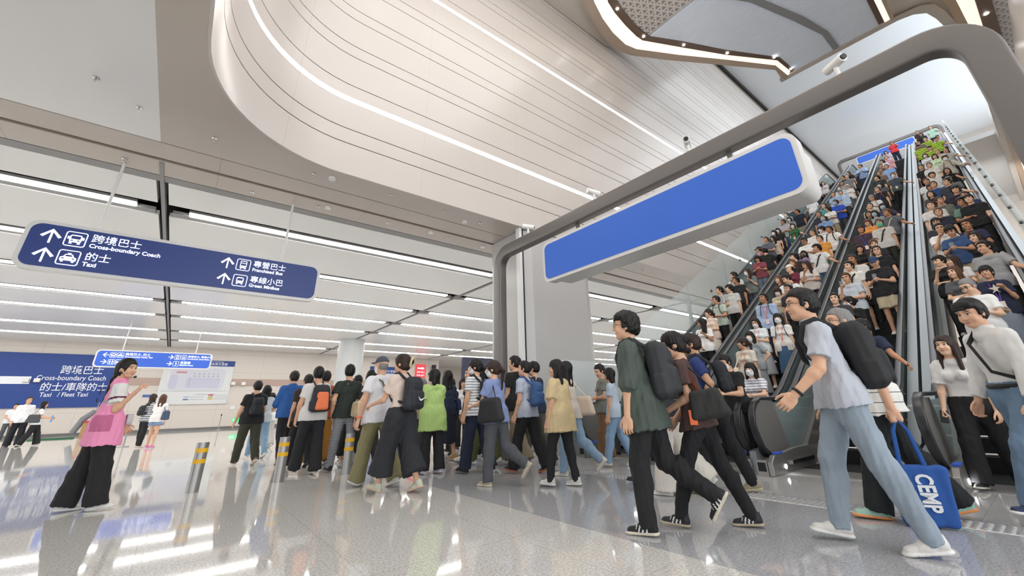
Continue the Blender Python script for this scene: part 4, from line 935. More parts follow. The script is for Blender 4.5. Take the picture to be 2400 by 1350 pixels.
def build_top(P, J, s, h, m, m2=None):
    lo, hi = bounds(J, .2); f = Field(lo, hi, h); o = .014*P['loose']+max(0, h-.01)*.6; tu = J['tu']; hp = J['hp']
    torso(f, J, s, P, o, .035)
    hem = hp+tu*(P['tophem'] if P['tophem'] < -.05 else .045)*s
    if P['tophem'] < -.05:
        for sg in (-1, 1): f.cone(hp+tu*.2*s+V3(0, sg*.055*s, 0), hem+V3(0, sg*.062*s, 0)-tu*.1*s, .10*s*P['fat']+o, (.136+.012*P['loose'])*s*P['fat']+o, .05, sq=(np.cross(V3(0, 1, 0), tu), .86))
        for n in 'LR': f.cone(J['H'+n]+tu*.05*s, J['H'+n]+(J['K'+n]-J['H'+n])*.45, .10*s*P['fat']+o+P['width']*.8, .085*s*P['fat']+o+P['width'], .05)
    for sl in ('top', ): pass
    slv = P['sleeve']
    f.cut(hem, -tu)
    f.cut(J['nk']+tu*.012*s, tu)
    if slv > 0:
        for n in 'LR':
            S, E, W = J['S'+n], J['E'+n], J['W'+n]; w = (.046 if not P['female'] else .042)*s; o = (.014*P['loose']+max(0, h-.01)*.6)*.85
            if slv <= 1:
                e = S+(E-S)*slv; d = (E-S)/np.linalg.norm(E-S); f.cone(S, e+d*.05, w+.007+o, w+.012*P['loose']+o, .03, cuts=[(e, d)])
            else:
                e = E+(W-E)*(slv-1); d = (W-E)/np.linalg.norm(W-E); f.cone(S, E, w+.008+o, w+.002+o, .03); f.cone(E, e+d*.04, w+.004+o, w*.8+o, .02, cuts=[(e, d)])
                if slv < 1.9: f.cone(e-d*.03, e-d*.005, w*.9+o+.012, w*.9+o+.012, .01, cuts=[(e, d)])
    f.noise(.0040*P['loose'], 32, st=(1, 1, .8)); f.noise(.0024, 70, 1.3)
    f.ball(J['nk']+tu*.04*s+np.cross(V3(0, 1, 0), tu)*.012*s, (.066*s, .066*s, .05*s), .004, sub=True)
    if P.get('collar'):
        c = J['nk']+tu*.012*s
        for a in range(15, 360, 11):
            d = V3(math.cos(R_(a)), math.sin(R_(a)), 0)
            f.cone(c+d*.062*s-tu*.012*s, c+d*.058*s+tu*.022*s, .012, .009, .012)
    p, q = f.mesh(); mi = 0
    if m2: # contrasting sleeves etc. decided by a callback on face centres
        mi = P['topmap'](p[q].mean(1), J, s).astype(int)
    return np_mesh('shirt', [(p, q, mi)], [m]+([m2] if m2 else []))
def build_bottom(P, J, s, h, m):
    lo, hi = bounds(J, .2); f = Field(lo, hi, h); o = P['width']+max(0, h-.01)*.4; tu = J['tu']; hp = J['hp']; b = P['fat']; kind = P['bottom']
    for sg in (-1, 1):
        c = V3(0, sg*.052*s, 0); tk = .02 if P['tophem'] >= -.05 else 0; f.cone(hp+c-tu*.04*s, hp+tu*.06*s+c*.95, .112*s*b+.012+tk, .103*s*b+.010+tk, .04, sq=(np.cross(V3(0, 1, 0), tu), .86))
    f.cut(hp+tu*.09*s, tu)
    if kind == 'skirt':
        A = (J['AL']+J['AR'])/2; c = hp*1.0; kz = P['hem']; e = c+(V3(A[0], 0, A[2])-c)*kz
        for sg in (-1, 1): f.cone(c+V3(0, sg*.05, 0), e+V3(0, sg*.07, 0), .11*s+.012, (.14+P['width'])*s, .05, cuts=[(e, V3(0, 0, -1))], sq=((1, 0, 0), 1.0+.15*P['width']/.02*.3))
        f.noise(.006, 40, st=(1, 1, .12))
    else:
        for n in 'LR':
            H, K, A = J['H'+n], J['K'+n], J['A'+n]; w = P['width']
            if kind == 'shorts':
                e = H+(K-H)*P['hem']; d = (K-H)/np.linalg.norm(K-H); f.cone(H, e+d*.04, .088*s*b+o, .076*s*b+o*1.7, .03, cuts=[(e, d)])
            else:
                e = K+(A-K)*P['hem']+ (A-K)/np.linalg.norm(A-K)*.03*s*(P['hem'] >= 1); d = (A-K)/np.linalg.norm(A-K)
                f.cone(H, K, .087*s*b+o*.8, .058*s+o, .035); f.cone(K, e+d*.05, .058*s+o, (.040*s+o*(1.1 if w < .03 else 1.9)), .025, cuts=[(e, d)])
                f.ball(K+(A-K)*.28+V3(-.018*s, 0, 0), (.05*s+o*.8, .05*s+o*.8, .09*s+o), .03)
        f.noise(.0048+.03*max(0, P['width']-.015), 40, 2.2, st=(1, 1, .8)); f.noise(.0018, 90, .4)
    return np_mesh({'skirt': 'skirt', 'shorts': 'shorts'}.get(kind, 'trousers'), [(*f.mesh(), 0)], [m])
def build_shoe(P, J, s, h, n, ms):
    a = J['A'+n]; R = roty(J['F'+n]); f = Field((-.13, -.08, -.11), (.24, .08, .06), max(h*.7, .005))
    f.cone((-.03, 0, -.038), (.05, 0, -.04), .04, .04, 0); f.cone((.05, .004, -.045), (.135, .006, -.052), .041, .034, .03, sq=((0, 0, 1), .75)); f.cone((-.02, 0, -.02), (-.02, 0, .02), .042, .042, .02)
    f.cone((-.035, 0, -.068), (.14, .006, -.068), .043, .045, .01, sq=((0, 0, 1), .4)); f.cut((0, 0, -.078), (0, 0, -1)); f.cut((0, 0, .022), (0, 0, 1)); f.noise(.0012, 90)
    p, q = f.mesh(); c = p[q].mean(1); mi = (c[:, 2] < -.056).astype(int)
    if len(ms) > 2:
        st = (np.abs(((c[:, 0]+c[:, 2]*.35)*1.0-.045) % .03) < .011) & (np.abs(c[:, 0]-.045) < .045) & (c[:, 2] < -.012) & (c[:, 2] > -.056); mi[st] = 2
    return np_mesh('shoe', [((p*s)@R.T+a, q, mi)], ms)
def child(name, me, root):
    o = bpy.data.objects.new(name, me); COL.objects.link(o); o.parent = root; return o
def glasses(root, J, s):
    b = MB()
    for sg in (-1, 1):
        pts = [(.103, sg*.034+.021*math.cos(t), .012+.017*math.sin(t)) for t in np.linspace(0, 2*math.pi, 14)[:-1]]; b.tube(pts, .0016, 5, closed=True); b.tube([(.101, sg*.055, .016), (.01, sg*.083, .01)], .0014, 5)
    b.tube([(.104, -.013, .015), (.104, .013, .015)], .0014, 5)
    M = J['HM']; b.v = [tuple(M@np.array(v)*s+J['hd']) for v in b.v]; return b.obj('glasses', BLACK, root, smooth=True)
def mask_t(h):
    k = ('mask', h)
    if k in _T: return _T[k]
    f = Field((-.02, -.1, -.14), (.14, .1, .05), h)
    f.ball((.025, 0, -.02), (.077, .071, .1), 0); f.ball((.04, 0, -.066), (.056, .056, .044), .03); f.cone((.088, 0, .0), (.107, 0, -.03), .018, .02, .02)
    f.cut((0, 0, -.008), (-.15, 0, 1)); f.cut((.022, 0, 0), (-1, 0, .1)); p, q = f.mesh(); _T[k] = (p, q, 0); return _T[k]
MASKM = mat('face_mask_white', 'e6e9ec', .7); MASKB = mat('face_mask_blue', '9fc4dd', .7); MASKG = mat('face_mask_green', '6cc9a8', .7); MASKK = mat('face_mask_grey', '4a4c50', .7)
# bags
def bagmat(c): return mat('bag_'+c, c, .75, bump=.15, bscale=120)
def backpack(root_args, J, s, cm, label, big=1.0, h=.012, pocket=None, logo=None, one=False):
    """pack shaped in the wearer's frame; a thing of its own"""
    x, y, rz = root_args; tu = J['tu']; fw = np.cross(V3(0, 1, 0), tu); o0 = J['hp']+tu*.26*s-fw*.2*s
    t = empty('backpack', (x, y, 0), label, 'backpack', None, rz)
    f = Field(o0-.42, o0+.42, h); c = o0-fw*.015; B = np.stack([fw, V3(0, 1, 0), tu], 1)
    f.rbox(c+tu*.0, B, (.085*big, .15*big, .225*big), .07*big, tz=.16); f.rbox(c-fw*.07*big-tu*.085*big, B, (.05*big, .12*big, .11*big), .04*big, .012)
    f.rbox(c-fw*.05*big+tu*.10*big, B, (.05*big, .11*big, .06*big), .03*big, .02); f.noise(.0035, 34)
    for sg in (-1, 1): f.rbox(c+V3(0, sg*.145*big, 0)-tu*.12*big, B, (.05*big, .03*big, .08*big), .025*big, .01)
    child('pack', np_mesh('pack', [(*f.mesh(), 0)], [bagmat(cm)]), t)
    if pocket:
        f = Field(c-.4, c+.4, h); f.rbox(c-fw*.085*big-tu*.05*big, B, (.05*big, .105*big, .15*big), .04*big, tz=.1)
        child('front_pocket', np_mesh('front_pocket', [(*f.mesh(), 0)], [bagmat(pocket)]), t)
    for n, sg in (('L', 1), ('R', -1)):
        if one and sg > 0: continue
        b = MB(); S = J['sh']+V3(0, sg*.085*s, 0)
        pts = [c+tu*.17*big+fw*.05+V3(0, sg*.06, 0), S+tu*.075*s-fw*.02*s, S+tu*.055*s+fw*.065*s, S-tu*.07*s+fw*.125*s+V3(0, sg*.01, 0), S-tu*.2*s+fw*.115*s+V3(0, sg*.035, 0), S-tu*.29*s+fw*.03*s+V3(0, sg*.075, 0), c-tu*.13*big+fw*.05+V3(0, sg*.09, 0)]
        b.tube(pts, .02, 6, ry=.3); b.obj('strap', bagmat(cm), t, smooth=True)
    if logo: logo(t, c, tu, fw)
    return t
def sidebag(root_args, J, s, cm, label, side=1, kind='shoulder', size=1.0, strap_over=None, h=.014, name=None, cat='bag', drop=.0, fwd=0.):
    x, y, rz = root_args; tu = J['tu']; t = empty(name or 'shoulder_bag', (x, y, 0), label, cat, None, rz)
    fw = np.cross(V3(0, 1, 0), tu); S = J['SL' if side > 0 else 'SR']; c = J['hp']+tu*(.14-drop)*s+V3(0, side*.24*s, 0)+fw*fwd
    f = Field(c-.36, c+.36, h); ax = fw if kind != 'front' else V3(0, 1, 0)
    B = np.stack([V3(0, 1, 0), fw, tu], 1)
    f.rbox(c-tu*.02, B, (.05*size, .155*size, .13*size), .045*size, tz=.18); f.noise(.004, 32)
    child('bag_body', np_mesh('bag_body', [(*f.mesh(), 0)], [bagmat(cm)]), t)
    top = S if strap_over is None else J['SR' if side > 0 else 'SL']
    b = MB(); up = top+tu*.065*s-(V3(0, side*.04, 0) if strap_over is None else V3(0, -side*.06, 0))
    if strap_over is None:
        b.tube([c+tu*.1*size+ax*.08*size, up+fw*.05-tu*.05, up, up-fw*.05-tu*.05, c+tu*.1*size-ax*.08*size], .012, 6, ry=.5)
    else:
        b.tube([c+tu*.08*size+fw*.06, J['hp']+tu*.3*s+fw*.15*s, J['sh']+fw*.10*s+V3(0, -side*.06, 0)-tu*.02, up+tu*.0, J['sh']-fw*.105*s+V3(0, -side*.05, 0)-tu*.05, J['hp']+tu*.28*s-fw*.14*s, c+tu*.08*size-fw*.06], .015, 6, ry=.5)
    b.obj('strap', bagmat(cm), t, smooth=True); return t
def cloth(c, **k): return mat('cloth_'+c+('_s' if k.get('stripe') else ''), c, .85, bump=.25, bscale=400) if not k.get('stripe') else stripe_mat(c, *k['stripe'])
def stripe_mat(c, c2, period, width, axis=2):
    n = 'striped_%s_%s_%d' % (c, c2, int(period*1000))
    if n in MATS: return MATS[n]
    m = mat(n, c, .85); nt = m.node_tree; b = nt.nodes['Principled BSDF']; tc = nt.nodes['Texture Coordinate']; sp = nt.nodes.new('ShaderNodeSeparateXYZ'); nt.links.new(tc.outputs['Object'], sp.inputs[0])
    k = line_mask(nt, sp.outputs[axis], period, width); x = nt.nodes.new('ShaderNodeMix'); x.data_type = 'RGBA'; x.inputs[6].default_value = lin(c); x.inputs[7].default_value = lin(c2)
    nt.links.new(k, x.inputs[0]); nt.links.new(x.outputs[2], b.inputs['Base Color']); return m
def denim(c):
    return mat('denim_'+c, c, .85, bump=.3, bscale=500, var=.22, vscale=5)
SHOEW = [mat('shoe_white', 'dcd9d4', .6), mat('sole_white', 'e8e6e1', .6)]
SHOEK = [mat('shoe_black', '202022', .6), mat('sole_black', '2b2b2d', .6)]
def shoes(c, sole='e2dfd8', stripe=None): return [mat('shoe_'+c, c, .65), mat('sole_'+sole, sole, .6)]+([mat('shoe_stripe', stripe, .5)] if stripe else [])
def person(x, y, rz, label, topc, botc, shoe=SHOEK, q=.012, skin=0, hairc='black', group=None, z=0.0, mask=None, glass=False, capc=None, **kw):
    P = dict(DEF); P.update(kw); J, s = skeleton(P); ht = .005 if q <= .010 else (.0065 if q <= .013 else .009)
    root = empty('person', (x, y, z), label, 'person', group, R_(rz))
    child('body', build_body(P, J, s, q, ht, SKIN[skin], HAIRM[hairc]), root)
    child('shirt', build_top(P, J, s, q, topc, kw.get('top2')), root)
    child(P['bottom'] if P['bottom'] != 'dress' else 'skirt', build_bottom(P, J, s, q, botc), root)
    for n in 'LR': child('shoe', build_shoe(P, J, s, q, n, shoe), root)
    hh = max(.006, q*.6)
    if P['hair'] == 'cap':
        child('hair', np_mesh('hair', [xf(hair_t('caphair', hh), J['HM'], J['hd'], s)], [HAIRM[hairc]]), root)
        child('cap', np_mesh('cap', [xf(hair_t('cap', hh), J['HM'], J['hd'], s)], [capc]), root)
    else:
        child('hair', np_mesh('hair', [xf(hair_t(P['hair'], hh), hair_dir(P, J), J['hd'], s*1.02)], [HAIRM[hairc]]), root)
    if mask: child('face_mask', np_mesh('face_mask', [xf(mask_t(hh), J['HM'], J['hd'], s)], [mask]), root)
    if glass: glasses(root, J, s)
    return root, J, s
def hair_dir(P, J):
    if P['hair'] in ('long', 'longwavy', 'lowpony'): return rotz(R_(P['yaw']))@roty(R_(P['pitch']*.4))
    return J['HM']
# ---------------- people on the concourse floor ----------------
TEEW = cloth('dcdad7'); BLK = cloth('1e1e20'); NAVYC = cloth('232b45')
RZ = R_
def hold(J, s, n, up=.0, out=0.0, f=0.0): return J['W'+n]+J['fd'+n]*(.08+f)*s
def place(root, c): return (root.location.x, root.location.y, root.rotation_euler.z)
def phone(root, J, s, n, label):
    t = empty('smartphone', tuple(root.location), label, 'phone'); t.rotation_euler = root.rotation_euler
    c = hold(J, s, n); B = basis(J['fd'+n], V3(-.6, 0, .8)); b = MB().prism(rrect(.145, .072, .01, 3), 'z', -.004, .004); b.v = [tuple(B@np.array(v)+c+B[:, 2]*-.03+B[:, 0]*.03) for v in b.v]
    b.obj('phone_body', BLACK, t); return t
WF = (20, 12, -10); WB = (-14, -32, 28)            # walking: front leg, trailing leg
WF2 = (16, 11, -4); WB2 = (-11, -24, 20)
# 1 woman in the pink vest
PINK = [mat('pink_vest', 'ee94bb', .8, bump=.3, bscale=300), TEEW, mat('grey_reflective_band', 'a99aa6', .6), mat('maroon_trim', '5a2338', .8), mat('pink_mesh_pocket', 'c0688f', .9, bump=.5, bscale=500)]
def pinkmap(c, J, s):
    m = np.zeros(len(c)); k = np.zeros(len(c), bool)
    for n in 'LR':
        d = (J['E'+n]-J['S'+n]); L = np.linalg.norm(d); d = d/L; t = (c-J['S'+n])@d; rr = np.linalg.norm(c-J['S'+n]-t[:, None]*d, axis=1)
        k |= (rr < .1*s) & (t > -.03*s) & (t < .22*s) & (np.abs(c[:, 1]) > (.135+.1*np.clip(t, 0, .15))*s)
    m[k] = 1
    for n in 'LR':
        d = (J['E'+n]-J['S'+n])/np.linalg.norm(J['E'+n]-J['S'+n]); t = (c-J['S'+n])@d; m[k & (t > .135*s) & (t < .16*s) & (np.sign(c[:, 1]) == (1 if n == 'L' else -1))] = 3
    z = c[:, 2]-J['hp'][2]; m[(~k) & (z > .27*s) & (z < .30*s)] = 2; m[(~k) & (z > -.06) & (z < .12) & (c[:, 1] < -.05) & (c[:, 0] < .02)] = 4
    return m
def build_top2(P, J, s, h, ms):
    me = build_top(P, J, s, h, ms[0]);
    for x in ms[1:]: me.materials.append(x)
    n = len(me.polygons); c = np.zeros(n*3, np.float32); me.polygons.foreach_get('center', c); me.polygons.foreach_set('material_index', P['topmap'](c.reshape(-1, 3), J, s).astype(np.int32)); return me
_bt = build_top
def build_top(P, J, s, h, m, m2=None):
    if isinstance(m, list):
        me = _bt(P, J, s, h, m[0])
        for x in m[1:]: me.materials.append(x)
        n = len(me.polygons); c = np.zeros(n*3, np.float32); me.polygons.foreach_get('center', c); me.polygons.foreach_set('material_index', P['topmap'](c.reshape(-1, 3), J, s).astype(np.int32)); return me
    return _bt(P, J, s, h, m)
r, J, s = person(-0.62, 7.49, 12, 'woman in a pink mesh vest with long ponytail, beckoning with one hand', PINK, BLK, SHOEW, q=.009, H=1.67, female=True, hair='lowpony', lean=1, yaw=-50, topmap=pinkmap, loose=1.7, tophem=-.23, sleeve=.72, collar=True,
    armR=(2, 14, 150, 28), armL=(4, 8, 40, -20), legL=(-8, -10, 4), legR=(9, 6, -4), bottom='trousers', width=.042, handR='relaxed')
text_mesh('vest_lettering', '便', .1, BLACK, r, (-.15, -.03, J['hp'][2]+.36), (-.15, -1, 0), (0, 0, 1)); text_mesh('vest_lettering', 'tor', .085, BLACK, r, (-.155, -.02, J['hp'][2]+.27), (-.15, -1, 0), (0, 0, 1))
b = MB(); hd = J['hd']; b.tube([tuple(J['HM']@V3(0, -.09, -.01)+hd), tuple(J['HM']@V3(.09, -.085, -.10)+hd), tuple(J['HM']@V3(.16, -.03, -.10)+hd)], .002, 5); b.tube([tuple(J['HM']@V3(.155, -.03, -.10)+hd), tuple(J['HM']@V3(.175, -.03, -.095)+hd)], .014, 8)
b.obj('headset_microphone', BLACK, r, smooth=True)
t = empty('voice_amplifier', tuple(r.location), 'grey portable loudspeaker clipped at the waist of the pink vest woman', 'loudspeaker'); t.rotation_euler = r.rotation_euler
b = MB().prism(rrect(.15, .13, .04, 4), 'x', -.03, .03); b.v = [(v[0]+.19, v[1]-.07, v[2]+J['hp'][2]+.06) for v in b.v]; b.obj('case', mat('amp_grey', 'b9b7b8', .5), t, bevel=.008)
# 2-10 group walking away on the left
r, J, s = person(1.37, 11.06, 100, 'man in black tee and olive trousers walking away with a small black backpack', BLK, cloth('3c3d30'), shoes('8a6a5c'), q=.013, H=1.64, legL=WF2, legR=WB, width=.028, fat=1.08, armL=(6, 16, 20, 10), armR=(0, 12, 30, -10))
backpack(place(r, 0), J, s, '24262c', 'small black backpack on the man in black tee and olive trousers', .78)
r, J, s = person(2.00, 10.69, 98, 'tall man in blue hooded jacket walking away beside the small backpack man', cloth('2f62a8'), cloth('202124'), shoes('6b5a50'), q=.013, H=1.82, legL=WB2, legR=WF2, width=.02, sleeve=1.5, armL=(15, 14, 70, -10), armR=(8, 14, 60, -20), loose=1.5, collar=True)
person(2.41, 15.79, 100, 'person in pale shirt and light grey trousers partly hidden behind the blue hooded jacket', cloth('dfe0df'), cloth('b9b7b2'), SHOEW, q=.016, H=1.55, legL=WF2, legR=WB2, hair='bob', female=True, width=.03)
person(2.09, 9.68, 100, 'dark haired man in brown tee half hidden by the orange backpack', cloth('3a2c28'), cloth('232327'), q=.014, H=1.68, legL=WF2, legR=WB2)
r, J, s = person(1.98, 8.43, 98, 'man in white tee and loose black trousers carrying the orange backpack', TEEW, cloth('222327'), shoes('2b2b2b', 'd8d4cc'), q=.011, H=1.72, legL=WF2, legR=(-4, -10, 8), width=.034, armL=(6, 14, 20, 0), armR=(-6, 16, 30, -10), yaw=-18)
backpack(place(r, 0), J, s, '2c2d33', 'bright orange and black backpack on the man in white tee', 1.0, pocket='ef7f52')
person(2.45, 9.73, 98, 'man in rust shirt and mustard trousers behind the orange backpack', cloth('a8532b'), cloth('a5722c'), shoes('4a4a4a', 'dddddd'), q=.013, H=1.76, legL=WF2, legR=WB2, width=.035, yaw=-20)
CHK = stripe_mat('8f9196', '7a7c82', .05, .008)
person(2.51, 8.33, 98, 'man in dark green tee and grey checked trousers walking away, hand in pocket', cloth('29322e'), CHK, SHOEK, q=.011, H=1.77, legL=(10, 8, -2), legR=(-12, -22, 20), width=.016, yaw=-28, glass=True, armL=(-14, 22, 25, -12), armR=(0, 8, 10, 4), loose=1.4)
person(2.84, 8.81, 98, 'masked person in black with cropped black trousers by the rightmost bollard', cloth('202124'), BLK, shoes('cfc9c0'), q=.013, H=1.62, female=True, hair='short', mask=MASKM, width=.045, hem=.7, legL=WF2, legR=WB2, yaw=-40)
r, J, s = person(2.83, 8.04, 98, 'woman with long black hair in dark brown top carrying a cream tote', cloth('33292a'), cloth('222226'), shoes('cfc9c0'), q=.013, H=1.66, female=True, hair='long', legL=WF2, legR=WB2)
sidebag(place(r, 0), J, s, 'd9c6a3', 'cream canvas tote on the long haired woman between the green tee and the cap', 1, size=1.0, drop=.0, name='tote_bag')
# 11 cap man
OLV = cloth('8a8460')
r, J, s = person(2.42, 6.39, 104, 'elderly man in grey cap, white tee and wide olive trousers, green sling bag', cloth('e4e4e8'), OLV, SHOEW, q=.010, H=1.75, hair='cap', hairc='grey', capc=cloth('4a505e'), mask=MASKM, lean=6, yaw=12, legL=(20, 12, -8), legR=(-16, -26, 18), width=.038, armL=(-6, 20, 10, 8), armR=(0, 12, 22, 4), loose=1.6, tophem=-.12)
sidebag(place(r, 0), J, s, '59624c', 'olive green sling bag at the hip of the man in the grey cap', -1, size=1.0, strap_over=True, drop=-.03, fwd=-.06)
b = MB(); w_ = J['WL']; b.tube([tuple(w_+V3(.036*math.cos(a), .036*math.sin(a), .02)) for a in np.linspace(0, 6.28, 12)[:-1]], .01, 6, closed=True); tag(b.obj('wristband', ORANGE, None, smooth=True), None); bpy.data.objects['wristband'].parent = r
# 12 claw clip woman
r, J, s = person(2.46, 5.70, 112, 'woman in pale pink blouse and wide black culottes with a cream hair claw', cloth('dcc8bb'), cloth('2a2b30'), shoes('c6c9b4', 'd9b79f'), q=.009, H=1.70, female=True, hair='bun', hairc='darkbrown', yaw=20, lean=5, legL=(18, 12, -10), legR=(-10, -26, 18), bottom='trousers', width=.066, hem=.72, armL=(24, 12, 78, -8), armR=(-4, 12, 20, 4), loose=1.8, tophem=-.02)
cl = MB(); cc = J['hd']+J['HM']@V3(-.155, 0, .02); cl.tube([tuple(cc+J['HM']@V3(-.015*math.sin(a), .035*math.cos(a), .065*math.sin(a))) for a in np.linspace(0, 6.28, 16)[:-1]], .018, 8, closed=True)
cl.obj('hair_claw', mat('claw_cream', 'd8c79f', .45), r, smooth=True)
def swoosh(t, c, tu, fw):
    P_ = [(-.07, .03), (-.05, -.015), (-.03, -.03), (0, -.022), (.09, .03), (.0, -.002), (-.03, -.006), (-.05, .008)]
    b = MB().add([tuple(c-fw*.158-tu*.09+V3(0, -a, 0)*.9+tu*q_*.9) for a, q_ in P_]+[tuple(c-fw*.150-tu*.09+V3(0, -a, 0)*.9+tu*q_*.9) for a, q_ in P_], [tuple(range(8))]+[(i, (i+1) % 8, 8+(i+1) % 8, 8+i) for i in range(8)]); b.obj('logo', mat('logo_white', 'e8e8e8', .5), t)
backpack(place(r, 0), J, s, '2a2c31', 'black backpack with a white curved tick logo on the hair claw woman', .95, h=.010, logo=swoosh)
# 13-21 middle of the crowd
r, J, s = person(3.52, 6.84, 96, 'woman in long lime green shirt and black trousers, seen from behind', cloth('aecb7c'), cloth('222326'), shoes('cfc3d6', 'dcd6e0'), q=.010, H=1.60, female=True, hair='bob', legL=(4, 2, 0), legR=(-5, -9, 6), width=.03, loose=2.6, tophem=-.26, mask=MASKM, glass=True, yaw=25, armL=(6, 12, 60, -10), armR=(20, 14, 95, -10))
r, J, s = person(4.53, 8.17, 98, 'woman with straight black hair in a navy dress with white stripes', NAVYC, cloth('222736'), shoes('b98a4a'), q=.013, H=1.70, female=True, hair='long', bottom='skirt', hem=.72, legL=(6, 2, 0), legR=(-6, -10, 8), width=.02)
sidebag(place(r, 0), J, s, '2a3560', 'navy and white striped bag on the woman in the navy dress', -1, size=.9)
STR = stripe_mat('e4e6e6', '555c66', .045, .010)
r, J, s = person(4.07, 6.30, 106, 'man in white striped tee and dark navy jeans with black backpack', STR, denim('20293d'), SHOEK, q=.010, H=1.74, fat=1.04, yaw=35, hair='pony', legL=(12, 8, -4), legR=(-10, -18, 14), width=.032, armL=(-4, 14, 12, 4), armR=(4, 10, 18, 4), mask=MASKM, lean=4)
backpack(place(r, 0), J, s, '26282c', 'black backpack on the person in the white striped tee', .85)
r, J, s = person(3.66, 5.17, 108, 'masked woman in blue grey tee with messy ponytail and large black bag', cloth('8494c0'), cloth('55575c'), shoes('aea58f', 'd6ceb8'), q=.010, H=1.61, female=True, hair='pony', hairc='darkbrown', yaw=25, mask=MASKM, glass=True, legL=(6, 3, 0), legR=(-14, -58, 52), width=.024, armL=(18, 10, 82, -18), armR=(6, 10, 20, 4), loose=1.6, lean=4)
sidebag(place(r, 0), J, s, '2a2b2e', 'large black shoulder bag of the masked woman in blue grey', 1, size=1.25, drop=.04, fwd=-.08)
r, J, s = person(5.06, 6.46, 104, 'tall man in black shirt and baggy khaki trousers looking left', BLK, cloth('8d8169'), shoes('3b3b3d', '8d8577'), q=.012, H=1.86, yaw=20, legL=WB2, legR=WF2, width=.055, loose=1.7)
r, J, s = person(4.63, 5.64, 108, 'man in pale grey blue tee and black track trousers with blue backpack', cloth('b4bccb'), BLK, shoes('26262a', 'c66a3c'), q=.010, H=1.68, yaw=20, legL=(18, 12, -6), legR=(-12, -26, 20), width=.03, armL=(-4, 12, 22, 2), armR=(0, 10, 15, 4))
backpack(place(r, 0), J, s, '3a5a8c', 'denim blue backpack on the man in pale grey blue', .85)
person(5.37, 6.26, 106, 'man in plain navy tee just behind the blue backpack', cloth('243042'), cloth('5c5a50'), q=.013, H=1.75, yaw=20, legL=WF2, legR=WB2)
r, J, s = person(4.23, 4.42, 106, 'woman in oversized sand tee, black leggings and white slip-on shoes', cloth('cdb88e'), cloth('222326'), SHOEW, q=.009, H=1.57, female=True, hair='halfbob', fat=1.22, yaw=35, legL=(18, 4, -2), legR=(-6, -12, 4), width=.010, loose=2.2, tophem=-.22, sleeve=.85, armL=(-2, 18, 14, 4), armR=(0, 14, 14, 4))
r, J, s = person(4.95, 4.95, 106, 'woman with long dark hair hidden behind the sand tee woman, light blue jeans', cloth('cfc6bc'), denim('8aa5bd'), shoes('d8cfbe'), q=.012, H=1.63, female=True, hair='long', legL=(10, 6, 0), legR=(-16, -50, 45))
sidebag(place(r, 0), J, s, 'd9c8b6', 'beige ruffled tote behind the woman in the sand tee', -1, size=1.15, drop=.03, fwd=-.12, name='tote_bag')
# 22-23 waiting men
r, J, s = person(6.56, 5.62, 150, 'man in grey tee and brown cargo trousers standing with crossed arms', cloth('7b7d78'), cloth('7a5a3c'), shoes('a9a9ab'), q=.010, H=1.70, pitch=22, yaw=10, lean=-2, armL=(14, 12, 82, -62), armR=(14, 12, 90, -62), legL=(14, 2, 0), legR=(-4, -4, 0), width=.045, fat=1.05)
sidebag(place(r, 0), J, s, '9a9080', 'small grey sling bag on the back of the man with crossed arms', -1, size=.6, strap_over=True, drop=-.2, fwd=-.1)
person(7.40, 6.13, 160, 'man in slate shirt standing right behind the man with crossed arms', cloth('5b5c66'), cloth('3a3a3a'), q=.014, H=1.66)
# 24-27 near group on the right
OLIVE = cloth('49524c')
r, J, s = person(3.35, 2.40, 112, 'tall young man in dark olive overshirt and black track trousers striding left', OLIVE, BLK, shoes('1d1d1f', 'd8d0bd', 'e9e9e6'), q=.008, H=1.80, hair='messy', lean=6, yaw=15, glass=True, legL=(10, -2, 2), legR=(-12, -56, 56), width=.022, sleeve=1.15, loose=2.6, tophem=-.2, collar=True, armL=(2, 12, 6, 4), armR=(-8, 12, 0, 4))
backpack(place(r, 0), J, s, '303236', 'big charcoal backpack on the young man in the olive overshirt', 1.12, h=.010)
r, J, s = person(3.82, 2.16, 112, 'woman in dark brown tee and black jeans with hair in a low bun', cloth('4d3936'), cloth('1c1c1f'), shoes('2b2d33', 'b9ad93', 'c9ccd2'), q=.009, H=1.66, female=True, hair='bun', yaw=18, pitch=12, lean=9, legL=(24, 14, -4), legR=(-16, -24, 4), width=.010, armL=(-10, 10, 62, -16), armR=(0, 10, 40, -10), loose=1.4)
sidebag(place(r, 0), J, s, '2c2e2c', 'dark green messenger bag with rust strap on the brown tee woman', 1, size=.95, fwd=-.14, drop=.03)
t = empty('lanyard_strap', tuple(r.location), 'rust and orange bag strap hanging by the brown tee woman', 'strap'); t.rotation_euler = r.rotation_euler
b = MB(); hp = J['hp']; b.tube([tuple(J['SL']+V3(-.02, 0, .06)), tuple(J['SL']+V3(-.10, .06, -.15)), tuple(hp+V3(-.06, .22, .2)), tuple(hp+V3(-.0, .24, .06))], .022, 6, ry=.3); b.obj('strap', mat('rust_strap', '8a4028', .7), t, smooth=True)
b = MB().box(-.03, .03, -.012, .012, -.09, .03); b.v = [(v[0]+hp[0]+.01, v[1]+.25, v[2]+hp[2]+.03) for v in b.v]; b.obj('strap_end', ORANGE, t)
r, J, s = person(5.22, 2.75, 112, 'bearded man in royal navy polo with one hand in his pocket', cloth('26366e'), cloth('1d1e22'), shoes('a39a80', 'c9bf9a'), q=.009, H=1.82, hair='short', hairc='darkbrown', skin=2, glass=True, lean=9, yaw=10, legL=(18, 8, -2), legR=(-16, -20, 6), width=.016, armL=(-28, 16, 28, -14), armR=(0, 10, 30, -8), collar=True)
